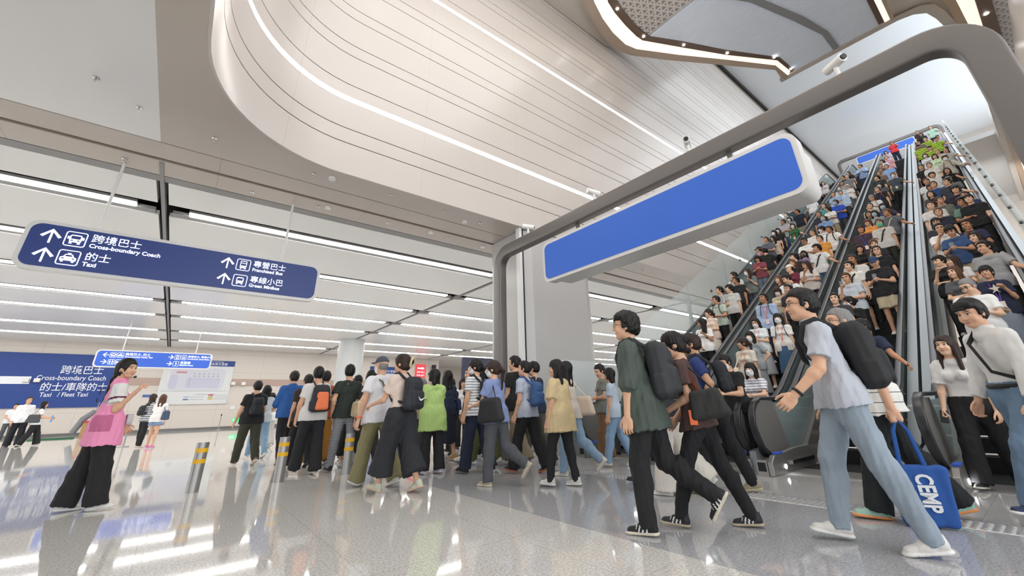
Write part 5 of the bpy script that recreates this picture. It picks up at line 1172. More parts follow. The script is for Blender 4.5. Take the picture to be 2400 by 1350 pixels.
f = Field((-.0, -.09, -.15), (.13, .09, .02), .006); f.ball((.03, 0, -.052), (.075, .07, .066), 0); f.cut((0, 0, -.035), (-.25, 0, 1)); f.cut((.0, 0, 0), (-1, 0, 0)); child('beard', np_mesh('beard', [xf((*f.mesh(), 0), J['HM'], J['hd'], s)], [HAIRM['darkbrown']]), r)
backpack(place(r, 0), J, s, '25282e', 'dark backpack on the bearded man in the navy polo', .85)
r, J, s = person(4.77, 3.12, 106, 'person in white wide trousers almost hidden behind the olive overshirt man', cloth('2a2a2e'), cloth('d8d3ca'), SHOEW, q=.012, H=1.58, female=True, hair='halfbob', legL=(8, 4, 0), legR=(-16, -40, 40), width=.05)
# 28 jeans man
r, J, s = person(4.13, 1.10, 116, 'man in light grey polo and faded blue jeans striding past with glasses', cloth('b6bac3'), mat('faded_denim', '94a1ad', .85, bump=.3, bscale=500, var=.3, vscale=3), SHOEW, q=.008, H=1.86, hair='short', lean=6, yaw=8, glass=True, legL=(-12, -18, 8), legR=(20, 8, -8), width=.02, sleeve=.72, loose=1.3, collar=True, armL=(16, 14, 48, 2), armR=(-10, 12, 14, 4), fat=1.04, tophem=-.07)
b = MB(); w_ = J['WL']; Bw = basis(J['fdL'], V3(0, 1, .3)); b.tube([tuple(w_-J['fdL']*.02+Bw[:, 1]*.036*math.cos(a)+Bw[:, 2]*.034*math.sin(a)) for a in np.linspace(0, 6.28, 14)[:-1]], .012, 6, closed=True); o = b.obj('wristwatch', BLACK, r, smooth=True)
t = backpack(place(r, 0), J, s, '1f2022', 'matte black backpack slung on the man in the light grey polo', 1.15, h=.010)
# 29 striped polo man with tote
SP = stripe_mat('e8e6df', '3c3d42', .085, .006)
r, J, s = person(5.24, 1.12, 114, 'man in cream polo with thin black stripes, holding a blue tote bag', SP, cloth('1e2122'), shoes('9fc7b6', 'ef9a5c'), q=.009, H=1.86, hair='crop', hairc='grey', lean=7, yaw=15, glass=True, legL=(22, 12, -4), legR=(-16, -32, 14), width=.03, sleeve=.75, loose=1.8, fat=1.1, collar=True, armL=(-12, 12, -4, 8), armR=(10, 10, 30, 4), handL='grip', tophem=-.12)
t = empty('tote_bag', tuple(r.location), 'royal blue tote bag with white CEMP lettering held by the striped polo man', 'tote bag'); t.rotation_euler = r.rotation_euler
g = hold(J, s, 'L', f=.01); TB = mat('tote_blue', '2a57a0', .85, bump=.3, bscale=300)
f = Field((g[0]-.35, g[1]-.2, g[2]-.9), (g[0]+.35, g[1]+.2, g[2]+.05), .009)
f.rbox((g[0], g[1], g[2]-.58), np.eye(3)[:, [1, 0, 2]], (.05, .19, .22), .03, tz=-.12); f.noise(.005, 22); child('bag_body', np_mesh('bag_body', [(*f.mesh(), 0)], [TB]), t)
for dy in (-.018, .018):
    b = MB(); b.tube([(g[0]-.08, g[1]+dy, g[2]-.36), (g[0]-.05, g[1]+dy*.6, g[2]-.1), (g[0], g[1]+dy*.4, g[2]+.0), (g[0]+.05, g[1]+dy*.6, g[2]-.1), (g[0]+.08, g[1]+dy, g[2]-.36)], .014, 6, ry=.3); b.obj('handle', TB, t, smooth=True)
text_mesh('lettering', 'CEMP', .15, mat('print_white', 'e9ebee', .6), t, (g[0]+.02, g[1]+.058, g[2]-.42), (0, 0, -1), (-1, 0, 0), bold=.005, sx=.72)
# 30 woman with phone, 31 man at the right edge
r, J, s = person(7.32, 0.71, 168, 'woman with long brown hair in white tee and black wide trousers, holding a phone', cloth('d9d7d5'), BLK, shoes('2a2a2c', 'ddd9cf'), q=.009, H=1.64, female=True, hair='long', hairc='darkbrown', yaw=-6, pitch=-4, skin=1, lean=4, side=0, legL=(-12, -24, 12), legR=(18, 10, -6), width=.034, tophem=.0, loose=1.6, sleeve=.8, armL=(-4, 10, 10, 4), armR=(8, 10, 22, 4), handR='grip')
phone(r, J, s, 'R', 'black phone held by the long haired woman in white')
r, J, s = person(5.88, 0.26, 128, 'man in white long sleeved shirt and blue jeans with black cross strap', cloth('dad8d5'), denim('6a839b'), shoes('2a3558', 'e4e2de'), q=.008, H=1.80, hair='fringe', lean=3, yaw=20, pitch=14, legL=(24, 14, -6), legR=(-6, -14, 10), width=.03, sleeve=1.9, loose=1.4, collar=True, tophem=.02, armL=(2, 14, 14, 4), armR=(4, 12, 20, 4))
b = MB(); hp = J['hp']; fw = V3(1, 0, 0)
b.tube([tuple(J['SR']+V3(.0, .05, .075)), tuple(J['chest']+V3(.155, -.03, .06)), tuple(hp+J['tu']*.18+V3(.165, .09, 0)), tuple(hp+J['tu']*.10+V3(.06, .225, 0)), tuple(hp+J['tu']*.12+V3(-.14, .17, 0)), tuple(J['chest']+V3(-.16, 0, 0)), tuple(J['SR']+V3(-.06, .05, .06))], .03, 6, closed=True, ry=.45)
t = empty('cross_strap', tuple(r.location), 'black diagonal bag strap across the white long sleeved shirt', 'strap'); t.rotation_euler = r.rotation_euler; b.obj('strap', BLACK, t, smooth=True)
b = MB(); b.tube([tuple(hp+J['tu']*.055+V3(.136*math.cos(a), .202*math.sin(a), 0)) for a in np.linspace(0, 6.28, 24)[:-1]], .02, 6, closed=True, ry=.4); b.obj('belt', BLACK, r, smooth=True)
# masked man by the newel
r, J, s = person(6.93, 3.22, 165, 'masked man in black tee looking down at his hands beside the steel newel', BLK, cloth('26282e'), q=.011, H=1.66, mask=MASKM, pitch=24, lean=6, armL=(16, 8, 92, -24), armR=(14, 8, 88, -24), hair='short')
# far groups on the left
person(-6.51, 34.22, -80, 'far man in white shirt with hands clasped beside the blue banner', cloth('e6e8ec'), cloth('55575c'), q=.018, H=1.76, armL=(10, 8, 60, -40), armR=(10, 8, 60, -40))
person(-4.85, 27.06, -70, 'far tall man in white shirt with badge, leaning stance', cloth('eeeef0'), cloth('20222a'), q=.015, H=1.86, hair='crop', sleeve=1.9, armL=(0, 10, 10, 6), armR=(0, 10, 10, 6), width=.035, legL=(8, 6, 0), legR=(-6, -8, 0))
r, J, s = person(-4.36, 26.83, 8, 'far woman in white tee and black trousers holding out a blue folder', cloth('e6e6e6'), BLK, SHOEW, q=.015, H=1.68, female=True, hair='longwavy', legL=(18, 12, 0), legR=(-14, -24, 10), width=.04, armL=(20, 10, 85, -5), armR=(14, 8, 80, 0))
sidebag(place(r, 0), J, s, '4a4c52', 'dark grey shoulder bag of the far woman with the blue folder', -1, size=1.2, drop=-.02, fwd=-.12)
t = empty('folder', tuple(r.location), 'light blue folder in the far woman\'s hands', 'folder'); t.rotation_euler = r.rotation_euler; h_ = hold(J, s, 'R'); MB().box(h_[0]-.02, h_[0]+.03, h_[1]-.02, h_[1]+.22, h_[2]-.14, h_[2]+.12).obj('cover', mat('folder_blue', '5b9bdc', .6), t)
GS = stripe_mat('c9ccd0', '4a5058', .07, .025)
r, J, s = person(-0.70, 20.43, 30, 'far woman in grey striped tee with black backpack in a group of three', GS, BLK, shoes('d9bfae'), q=.015, H=1.70, female=True, hair='longwavy', hairc='darkbrown', armL=(20, 10, 80, -30), armR=(16, 10, 75, -30), lean=3)
backpack(place(r, 0), J, s, '2b2c2f', 'small black backpack on the far striped tee woman', .75, h=.016)
r, J, s = person(-0.38, 19.66, 62, 'far woman in blue denim shorts and pink shoes, long brown hair', cloth('e9e6e4'), denim('7c94b8'), shoes('d978a8'), q=.014, H=1.66, female=True, hair='longwavy', hairc='brown', bottom='shorts', hem=.42, width=.03, legL=(8, 2, 0), legR=(-6, -6, 0))
sidebag(place(r, 0), J, s, '3f5066', 'slate blue shoulder bag of the woman in denim shorts', -1, size=1.1, drop=0.0)
person(6.06, 10.12, -110, 'far woman in white tee and black trousers pointing towards the right', cloth('eceae8'), BLK, SHOEK, q=.014, H=1.70, female=True, hair='halfbob', armL=(88, 20, 95, 12), armR=(4, 8, 8, 4), handL='point', width=.03)
# people glimpsed behind the crowd
for i, (x, y, H, rz, hair, c1_, c2_, fem, lab) in enumerate(((4.3, 8.9, 1.60, 110, 'crop', '8a8a86', '3a3a3a', False, 'grey haired man glimpsed behind the lime green shirt'),
    (4.85, 7.75, 1.74, 170, 'short', '3a3c44', '333333', False, 'man facing the camera behind the white striped tee'), (5.2, 9.2, 1.62, 100, 'bob', '26262a', '222222', True, 'dark haired woman glimpsed behind the navy dress'),
    (5.3, 8.3, 1.66, 100, 'short', '22252c', '26262a', False, 'dark haired man glimpsed right of the navy dress'), (3.5, 8.2, 1.55, 100, 'bob', 'b9c0c4', '1f3a55', True, 'woman in blue skirt glimpsed behind the lime green shirt'),
    (4.7, 7.0, 1.66, 100, 'short', '5a5f4a', '5a5f3c', False, 'man in olive glimpsed behind the white striped tee'), (3.0, 9.9, 1.64, 100, 'short', '9a9c9e', 'a9a59c', False, 'man in grey glimpsed between the green tee and the mask'),
    (6.1, 5.0, 1.55, 120, 'bob', 'b8c8d8', '8aa8c8', True, 'person in light blue glimpsed behind the long haired tote carrier'), (5.0, 3.6, 1.58, 120, 'halfbob', '1f1f22', '1f2a44', True, 'dark haired person glimpsed between the olive overshirt and brown tee'),
    (1.75, 12.4, 1.6, 100, 'bob', 'c8d2da', '8fb0cc', True, 'person in light blue jeans glimpsed behind the blue hooded jacket'))):
    person(x, y, rz, lab, cloth(c1_), cloth(c2_), SHOEW if i % 2 else SHOEK, q=.016, H=H, female=fem, hair=hair, hairc='grey' if i == 0 else 'black', legL=WF2 if i % 2 else WB2, legR=WB2 if i % 2 else WF2)
ESC = [
(10.68,5.45,1.4,1.6,'hold','f','long','k','f0efec','tee','trousers','1d1d1f',60,'t:flower','woman in white top holding a black tote with big white flowers','A'),
(11.62,5.68,1.8,1.62,'cross','f','pony','b','e6d2c4','none','skirt','e9dccf',40,'h:e4d8c4','woman with ponytail in a pale pink sleeveless dress,round cream bag','A'),
(12.34,5.72,2.2,1.72,'cross','m','short','k','bccabd','tee','trousers','1b1b1d',35,'g b','man in glasses and sage green tee with arms crossed','A'),
(12.96,5.83,2.6,1.74,'cross','m','short','k','a9abab','tee','trousers','b5ada3',50,'','man in grey tee with crossed arms and beige trousers','A'),
(12.95,5.52,2.6,1.72,'down','m','messy','k','cfcdca','tee','trousers','1a1a1c',55,'','man in pale grey tee and black trousers,arms low','A'),
(13.75,5.59,3.0,1.74,'down','m','short','k','26282a','tee','trousers','1f1f21',45,'h:b98a52','man in black tee carrying a tan paper bag','A'),
(13.91,5.69,3.2,1.76,'down','m','short','k','e6e6e4','tee','trousers','2a2d36',60,'b','man in white shirt half hidden behind the black tee man','A'),
(14.14,5.32,3.4,1.62,'hold','f','longwavy','b','6f7a78','tee','trousers','55606a',40,'m h:2f7a63','masked woman with wavy brown hair and a green bag','A'),
(15.52,5.4,4.2,1.6,'phone','f','bob','k','8a4552','tee','trousers','6d7f8d',10,'h:222222','woman in maroon tee and jeans with a black bag','A'),
(16.45,5.4,4.6,1.72,'down','m','short','k','1f2224','tee','trousers','b9ad98',150,'','man in black tee with his back turned,beige trousers','A'),
(16.56,5.6,4.8,1.66,'down','m','cap','k','b98f9a','tee','trousers','5a5650',90,'c:26262c','person in dark cap and dusty pink shirt','A'),
(17.67,5.65,5.4,1.74,'cross','m','short','k','5d6470','tee','trousers','2b2f38',20,'','man in slate grey shirt standing straight','A'),
(17.97,5.46,5.6,1.6,'down','f','long','k','d8c7b6','none','trousers','1e1e20',30,'','woman in beige sleeveless top and black trousers','A'),
(19.07,5.72,6.2,1.62,'down','f','halfbob','k','1e1e20','tee','trousers','202024',20,'m','masked woman in black with half long hair','A'),
(19.51,5.68,6.4,1.62,'down','f','bob','k','27272b','tee','skirt','2b2b30',-10,'m','masked woman in black dress standing beside another masked woman','A'),
(20.49,5.66,7.0,1.7,'cross','m','short','k','e3e3e6/2a3152','tee','trousers','4a6a9a',40,'','man in navy and white striped tee','A'),
(21.22,5.58,7.4,1.6,'down','f','bob','k','8f9294','tee','trousers','3a3a3e',10,'m','masked woman with short hair in grey','A'),
(19.48,5.12,6.4,1.62,'railL','f','bob','b','2f6b45','tee','trousers','454a45',10,'m l','masked woman in green tee with a lanyard','A'),
(22.3,5.94,8.0,1.7,'down','m','short','k','9aa0a4','tee','trousers','333333',20,'m','masked man in grey near the edge of the blue sign','A'),
(22.86,5.74,8.4,1.72,'down','m','short','k','3c5058','tee','trousers','333333',40,'','man with dark hair in a dark teal shirt','A'),
(21.92,5.35,7.8,1.72,'down','m','short','k','1f2738','tee','trousers','b9ab93',50,'','man in navy polo and khaki trousers','A'),
(23.95,5.12,9.0,1.7,'down','m','messy','k','e6e6e6','tee','shorts','4f6a86',160,'','man in white tee and denim shorts facing away','A'),
(26.03,5.25,10.2,1.6,'down','f','long','b','202022','tee','trousers','1c1c1e',120,'','long haired woman all in black facing away','A'),
(28.82,5.51,11.8,1.6,'down','f','bob','k','26262a','tee','trousers','1c1c1e',50,'mg','woman in black with a green face mask','A'),
(28.77,5.29,11.8,1.6,'down','f','longwavy','k','c9c4c6','tee','trousers','1e1e22',-20,'','topmost woman in pale top with wavy dark hair','A'),
(8.1,3.37,0.0,1.58,'rest','f','halfbob','k','e8e8ea/9aa0ae','tee','trousers','b5b5b5',10,'m','masked woman in white pinstripe blouse leaning on the newel','B'),
(9.38,3.97,0.6,1.6,'down','f','pony','b','d8d0c0','tee','trousers','b8a890',50,'l h:e6dcc6','woman in beige top with orange lanyard and cream tote','B'),
(9.87,3.99,0.8,1.58,'hips','f','halfbob','k','9ba0a4','tee','skirt','a4a7aa',0,'m','masked woman with fringe in a grey dress,hand on hip','B'),
(10.65,4.11,1.2,1.6,'phone','f','longwavy','b','dfe8ea','tee','skirt','b9bcc0',10,'m l','masked woman in white tee reading her phone','B'),
(10.63,3.6,1.2,1.6,'down','f','halfbob','k','e8e6e2','tee','skirt','4b6c8f',0,'m l b','masked woman with lanyard and long blue denim skirt','B'),
(11.61,4.14,1.8,1.74,'down','m','short','k','a9bbdc','long','trousers','262b3d',20,'l b','man in light blue shirt with a red lanyard badge','B'),
(12.29,3.99,2.2,1.58,'phone','f','bob','b','cdc5ac','none','skirt','8c8c84',0,'m','masked woman in beige sleeveless vest top','B'),
(11.72,3.55,2.0,1.66,'down','m','short','k','2c2c30','tee','trousers','222222',20,'','dark haired person behind the jeans man head','B'),
(12.76,4.03,2.6,1.6,'down','f','longwavy','b','3a3438','tee','trousers','222222',20,'','woman with wavy brown hair in a dark top','B'),
(12.41,3.73,2.4,1.7,'phone','m','short','k','e6e6e6','tee','trousers','222226',60,'b','man in white shirt with pack looking aside','B'),
(13.43,3.89,3.0,1.62,'down','f','cap','k','6e2b3c','tee','trousers','2a2a2e',60,'c:e4dfd3','person in cream cap and maroon shirt','B'),
(13.82,3.9,3.2,1.66,'down','f','long','b','29292c','tee','trousers','222222',10,'','woman in black behind the cream cap','B'),
(14.16,3.9,3.4,1.74,'down','m','messy','k','332c2a','tee','trousers','222222',40,'','tall man in dark brown shirt','B'),
(13.48,3.48,3.0,1.62,'chin','f','longwavy','b','d9d2cc','tee','trousers','1e1e22',40,'h:e0dbca','woman hand to face with a large cream shoulder bag','B'),
(15.05,3.85,3.8,1.6,'down','f','bob','k','8f7db0','tee','trousers','444444',10,'mk','woman in purple top with grey mask','B'),
(15.98,3.95,4.4,1.72,'phone','m','short','k','e8e8e8','tee','trousers','333333',-10,'g','man in white shirt and glasses staring at a phone','B'),
(14.45,3.37,3.6,1.72,'railL','m','messy','k','dcdcdc','tee','trousers','5b7898',45,'s:222222','big man in white tee with jacket round waist,strap across','B'),
(17.1,3.92,5.0,1.7,'cross','m','short','k','e4e2e0','tee','trousers','333333',20,'g','man in plain white tee and glasses','B'),
(16.07,3.54,4.4,1.68,'down','m','short','b','dd9a45','tee','shorts','2c5a44',15,'g','man in orange tee and green shorts','B'),
(17.32,3.66,5.2,1.6,'down','f','pony','k','e2e4ea','tee','trousers','333333',60,'m','woman with dark ponytail in white','B'),
(16.73,3.37,4.8,1.72,'railL','m','short','k','e9e8e4','tee','trousers','1d1d20',20,'b','man in white tee with black pack,hand on rail','B'),
(18.78,3.82,6.0,1.7,'down','m','short','k','7f9fd0','tee','trousers','333a48',0,'mb','masked man in sky blue polo','B'),
(19.85,4.13,6.6,1.72,'down','m','short','k','30343c','tee','trousers','333333',10,'','black haired man in a dark shirt','B'),
(20.42,3.86,7.0,1.62,'cross','f','bob','k','e9e9e6','tee','trousers','b9a98f',60,'','woman in white print tee with crossed arms','B'),
(21.17,4.11,7.4,1.7,'down','m','short','b','4f9a9a','tee','trousers','333333',20,'','man in teal tee','B'),
(20.78,3.62,7.2,1.74,'cross','m','short','k','2c55c4','tee','trousers','4a4b50',40,'mb','masked man in bright royal blue tee','B'),
(23.25,4.03,8.6,1.7,'down','m','short','b','9fb8dc','tee','trousers','333333',10,'','man in pale blue shirt seen behind the royal blue tee','B'),
(23.34,3.75,8.6,1.7,'down','m','short','b','b9cde6','long','trousers','444444',10,'','brown haired man in light blue shirt','B'),
(24.63,3.95,9.4,1.66,'down','m','short','k','c9d2da','tee','trousers','333333',0,'m','masked man in pale grey shirt','B'),
(24.66,3.62,9.4,1.62,'down','f','cap','k','e4e0dc','tee','skirt','555555',10,'c:efe6d6','person in cream sun cap','B'),
(25.68,3.94,10.0,1.7,'down','m','short','k','9aa0a6','tee','trousers','333333',10,'','man in grey tee near the top','B'),
(27.82,4.12,11.2,1.72,'down','m','short','k','2a2a2e','tee','trousers','222222',40,'','man in black shirt near the top','B'),
(27.36,3.87,11.0,1.66,'down','m','bald','g','77797d','tee','trousers','333333',0,'','bald man in dark grey tee','B'),
(29.12,4.0,12.0,1.62,'down','f','longwavy','k','1c1c1e','tee','skirt','1c1c1e',40,'','woman in long black dress','B'),
(29.5,3.41,12.2,1.74,'rest','m','short','k','9fb6dc','long','trousers','3b4660',50,'','topmost man in light blue shirt standing alone','B'),
(8.66,1.77,0.4,1.74,'railL','m','short','k','232b45','tee','trousers','222226',30,'g','man in navy polo and glasses reaching for the rail','C'),
(10.83,2.47,1.4,1.66,'down','m','short','k','3a3c42','tee','trousers','222222',-10,'','tanned man in dark shirt by the glass','C'),
(11.08,2.29,1.4,1.58,'down','f','bun','k','1c1a1c','tee','trousers','222222',60,'m h:b0713c','masked woman in black lace with a tan strap','C'),
(12.05,2.38,2.0,1.72,'chin','m','short','b','c4cdd6','tee','trousers','1c1c1f',-10,'p','man in pale blue grey polo with fist at mouth','C'),
(12.7,2.38,2.4,1.74,'down','m','short','k','e9e7e3','tee','shorts','1c1c1f',20,'s:1c1c1e','man in white tee with black sling and black shorts','C'),
(12.93,2.32,2.6,1.74,'down','m','short','b','dddcd8','tee','trousers','333333',20,'','man in off white print tee behind the sling man','C'),
(11.99,1.77,2.2,1.74,'phone','m','cap','k','1e1f21','tee','shorts','c9bd9f',-10,'c:2c3f66 p','man in navy cap,black tee and beige shorts with phone','C'),
(13.38,1.86,2.8,1.74,'down','m','short','k','1b1c1f','tee','trousers','222222',10,'g','man in black tee and glasses behind the navy cap','C'),
(13.79,2.26,3.2,1.6,'cross','f','bob','k','1d1d20','tee','trousers','222222',-20,'','woman with black bob and black tee,arms crossed','C'),
(13.73,1.92,3.2,1.62,'chin','f','bun','b','2a2a2c','tee','trousers','2c2d2a',-20,'','woman in black touching her cheek','C'),
(15.75,2.37,4.2,1.72,'down','m','messy','b','4a3440','tee','trousers','222222',10,'lb','man in plum tee with a blue lanyard badge','C'),
(15.63,1.88,4.2,1.72,'down','m','short','b','c9c6c0','tee','trousers','2b2d26',10,'mg s:26262a','man in light tee with a green face mask','C'),
(16.82,2.29,4.8,1.6,'down','f','pony','b','e69a4e','tee','trousers','55504a',20,'','woman in orange top','C'),
(17.28,2.1,5.2,1.6,'down','f','halfbob','k','9a9fa4','tee','trousers','333333',0,'mb','woman in grey with blue mask','C'),
(17.78,2.32,5.4,1.6,'down','f','long','k','3a3a40','tee','trousers','333333',10,'','woman with long black hair beside the blue mask','C'),
(16.68,1.77,4.8,1.72,'railL','m','short','b','5f6468','tee','trousers','222222',30,'s:c9c6c0','man in charcoal tee with pale sling strap','C'),
(18.41,2.29,5.8,1.7,'down','m','short','k','b9b6a8','tee','trousers','333333',0,'','man in stone coloured shirt','C'),
(17.99,1.92,5.6,1.6,'hips','f','bob','k','3c4560','tee','trousers','333333',10,'mb','masked woman in slate blue,elbow out','C'),
(19.84,2.32,6.6,1.7,'phone','m','crop','g','e4e2e0','tee','trousers','333333',-10,'b','grey haired man in white shirt looking down','C'),
(20.76,2.17,7.2,1.72,'down','m','short','b','1f2125','tee','trousers','222222',0,'g lb ob','man in black tee with orange pack straps and blue lanyard','C'),
(22.23,2.21,8.0,1.62,'down','f','halfbob','k','55585c','tee','trousers','333333',0,'m','masked woman behind the orange strap man','C'),
(22.88,1.77,8.4,1.72,'railL','m','short','k','4a5450','tee','trousers','1c1c1e',0,'m lb','masked man in dark green tee with badge,hand on rail','C'),
(23.9,2.36,9.0,1.66,'down','m','messy','k','2b3036','tee','trousers','222222',40,'','messy haired man in dark shirt','C'),
(24.95,2.33,9.6,1.66,'down','m','short','b','7b6a5c','tee','trousers','333333',0,'','brown haired man in brown shirt','C'),
(26.02,2.06,10.2,1.72,'down','m','short','k','8fb0e4','tee','trousers','333333',10,'','man in bright light blue shirt','C'),
(26.02,2.31,10.2,1.62,'down','m','crop','b','a58f86','tee','trousers','333333',10,'','short haired person in taupe','C'),
(27.45,2.38,11.0,1.66,'down','m','short','k','4d4a52','tee','trousers','333333',10,'','person in dark violet shirt','C'),
(29.15,2.38,12.0,1.62,'down','f','bob','k','e0dcdc','tee','trousers','333333',30,'','dark haired woman in white near the top','C'),
(29.88,2.23,12.4,1.66,'down','m','short','b','d49aa8','tee','trousers','333333',10,'','person in pink near the top','C'),
(32.29,2.33,13.8,1.66,'down','f','bob','b','c9b6c9','tee','trousers','333333',0,'','last person below the landing,lilac top','C'),
(37.22,2.21,16.5,1.72,'camera','m','short','b','e23a44','tee','trousers','27304a',0,'','photographer in a red vest standing on the landing above','T'),
(9.79,0.44,1.0,1.7,'phone','m','crop','g','e8e8e6','tee','trousers','4a4a50',45,'g p','grey haired man in white shirt holding a phone','D'),
(10.55,0.19,1.4,1.6,'hold','f','pony','k','20253c','tee','skirt','8d97a3',20,'star lp','woman in navy star tee and grey skirt with pink strap','D'),
(11.09,0.58,1.6,1.6,'cross','f','longwavy','b','55585c','tee','trousers','333333',20,'','smiling woman in grey tee with crossed arms','D'),
(11.62,0.74,2.0,1.58,'chin','f','fringe','k','1c1d22','tee','trousers','333333',30,'','girl in black with her hand on her eye','D'),
(12.05,0.59,2.0,1.62,'cross','f','long','b','e4dede','tee','trousers','333333',30,'','woman in white sleeve top laughing behind the smiling woman','D'),
(11.99,0.12,2.0,1.76,'railL','m','short','k','9c9c9e','tee','trousers','333333',30,'g','man in grey polo and glasses with one hand on the rail','D'),
(13.04,0.15,2.6,1.64,'down','f','longwavy','b','1f2024','tee','trousers','222222',25,'','woman with long light brown hair in black','D'),
(13.1,0.45,2.8,1.72,'phone','m','messy','k','34507c','tee','trousers','b3a68c',0,'p','man in blue tee typing on his phone','D'),
(13.39,0.63,3.0,1.72,'chin','m','short','k','e9e6e4','tee','trousers','333333',-10,'g','man in white tee and glasses looking up','D'),
(13.63,0.2,3.0,1.72,'chin','m','short','k','2c3050','tee','trousers','2a3348',20,'','smiling man in navy tee with chin on hand','D'),
(14.13,0.67,3.4,1.68,'down','m','messy','k','33363e','tee','trousers','333333',10,'g','man in glasses half hidden by the white tee man','D'),
(15.43,0.61,4.0,1.72,'down','m','short','b','262b38','tee','trousers','333333',-10,'','man in dark navy polo looking sideways','D'),
(15.88,0.72,4.4,1.7,'down','m','short','k','dedcd8','tee','trousers','222222',10,'','man in white tee with red cuffs by the steel deck','D'),
(16.29,0.53,4.6,1.7,'down','m','crop','b','6d746a','tee','trousers','222222',-30,'','man in olive grey tee gazing up','D'),
(15.76,0.11,4.2,1.74,'cross','m','messy','k','6a8c7c','tee','trousers','4a6a5c',30,'g b','man in sage green tee with black pack,arms crossed','D'),
(15.63,-0.03,4.2,1.72,'down','m','fringe','k','1c1d1f','tee','trousers','1c1c1e',0,'','man in black tee with fringe by the right rail','D'),
(16.47,0.02,4.6,1.7,'down','m','short','b','2f4468','tee','trousers','333333',20,'','man in blue shirt behind the sage green tee','D'),
(17.43,0.15,5.2,1.66,'down','m','messy','k','2e2436','tee','trousers','333333',10,'','person in dark purple with tousled hair','D'),
(18.17,0.7,5.6,1.6,'down','f','longwavy','b','4a3038','tee','trousers','333333',10,'','woman with curly dark red brown hair','D'),
(18.85,0.68,6.0,1.66,'down','m','fringe','k','b9c4c6','tee','trousers','333333',0,'','black haired man with fringe in pale shirt','D'),
(18.77,0.57,6.0,1.7,'down','m','short','k','2d5590','tee','trousers','333333',10,'','man in mid blue tee','D'),
(18.41,0.29,5.8,1.74,'railL','m','short','k','3b4049','tee','trousers','333333',50,'g','man in charcoal tee leaning over to the rail','D'),
(19.37,0.72,6.4,1.7,'down','m','short','b','dfe2e2','tee','trousers','333333',10,'','man in white polo next to the steel deck','D'),
(20.86,0.56,7.2,1.62,'down','m','messy','k','d5d5d2','tee','trousers','333333',0,'','black haired person in light shirt','D'),
(19.18,0.19,6.2,1.66,'down','m','cap','k','77787a','tee','trousers','333333',0,'c:7d7c78','person in a grey cap','D'),
(20.88,0.2,7.2,1.62,'railL','f','longwavy','k','17171a','none','trousers','222222',10,'','woman with big curly black hair,bare arm on rail','D'),
(22.99,0.81,8.4,1.7,'down','m','short','k','1a1b1d','tee','trousers','222222',10,'','man in black tee tight against the steel deck','D'),
(22.5,0.55,8.2,1.68,'down','m','short','b','e0dcd6','tee','trousers','222222',10,'','man in cream shirt beside the tight black tee','D'),
(22.92,0.1,8.4,1.72,'railL','m','fringe','k','c3bbad','long','trousers','333333',0,'m b','masked man in beige jacket,hand on rail','D'),
(26.06,0.63,10.2,1.62,'down','f','bob','b','dedede','tee','trousers','222222',0,'m','masked woman in white below the officers','D'),
(24.59,0.33,9.4,1.62,'down','f','bob','b','d2e6c0','long','trousers','333333',0,'','person in pale lime jacket','D'),
(25.04,-0.03,9.6,1.7,'railL','m','bald','b','b3b0ac','tee','trousers','333333',0,'','bald man in grey shirt','D'),
(25.7,0.18,10.0,1.64,'down','m','crop','b','c9b9ac','tee','trousers','333333',0,'','short haired person in sand coloured top','D'),
(27.05,0.39,10.8,1.72,'down','m','cap','k','c4e83a/1c2233','tee','trousers','1c2233',0,'c:1d2230','officer in lime vest and navy cap,second row left','D'),
(29.18,0.79,12.0,1.72,'down','m','cap','k','c4e83a/1c2233','tee','trousers','1c2233',10,'c:1d2230','officer in lime vest by the steel deck','D'),
(29.51,0.11,12.2,1.74,'railL','m','cap','k','c4e83a/1c2233','tee','trousers','1c2233',0,'c:1d2230','officer in lime vest with arm out to the rail','D'),
(31.21,0.47,13.2,1.7,'down','m','short','b','c4e83a/1c2233','tee','trousers','1c2233',10,'','bareheaded officer in lime vest','D'),
(30.87,0.77,13.0,1.66,'down','m','short','k','6b6a60','tee','trousers','333333',0,'','person between the officers and the deck','D'),
(30.92,-0.03,13.0,1.66,'down','m','cap','k','c9b9dc','tee','trousers','333333',0,'c:8a8a8c','person in grey cap and lilac shirt above the officers','D'),
(35.06,0.61,15.4,1.64,'down','f','bob','k','1c1c20','tee','trousers','222222',0,'','woman in black above the officers','D'),
(36.69,0.74,16.4,1.66,'down','m','short','b','2a2a30','tee','trousers','222222',20,'','topmost dark shirted person by the deck','D'),
(36.05,0.12,16.0,1.74,'railL','m','short','b','b9dccb','tee','trousers','333333',10,'','topmost man in pale mint tee waving an arm','D'),
]
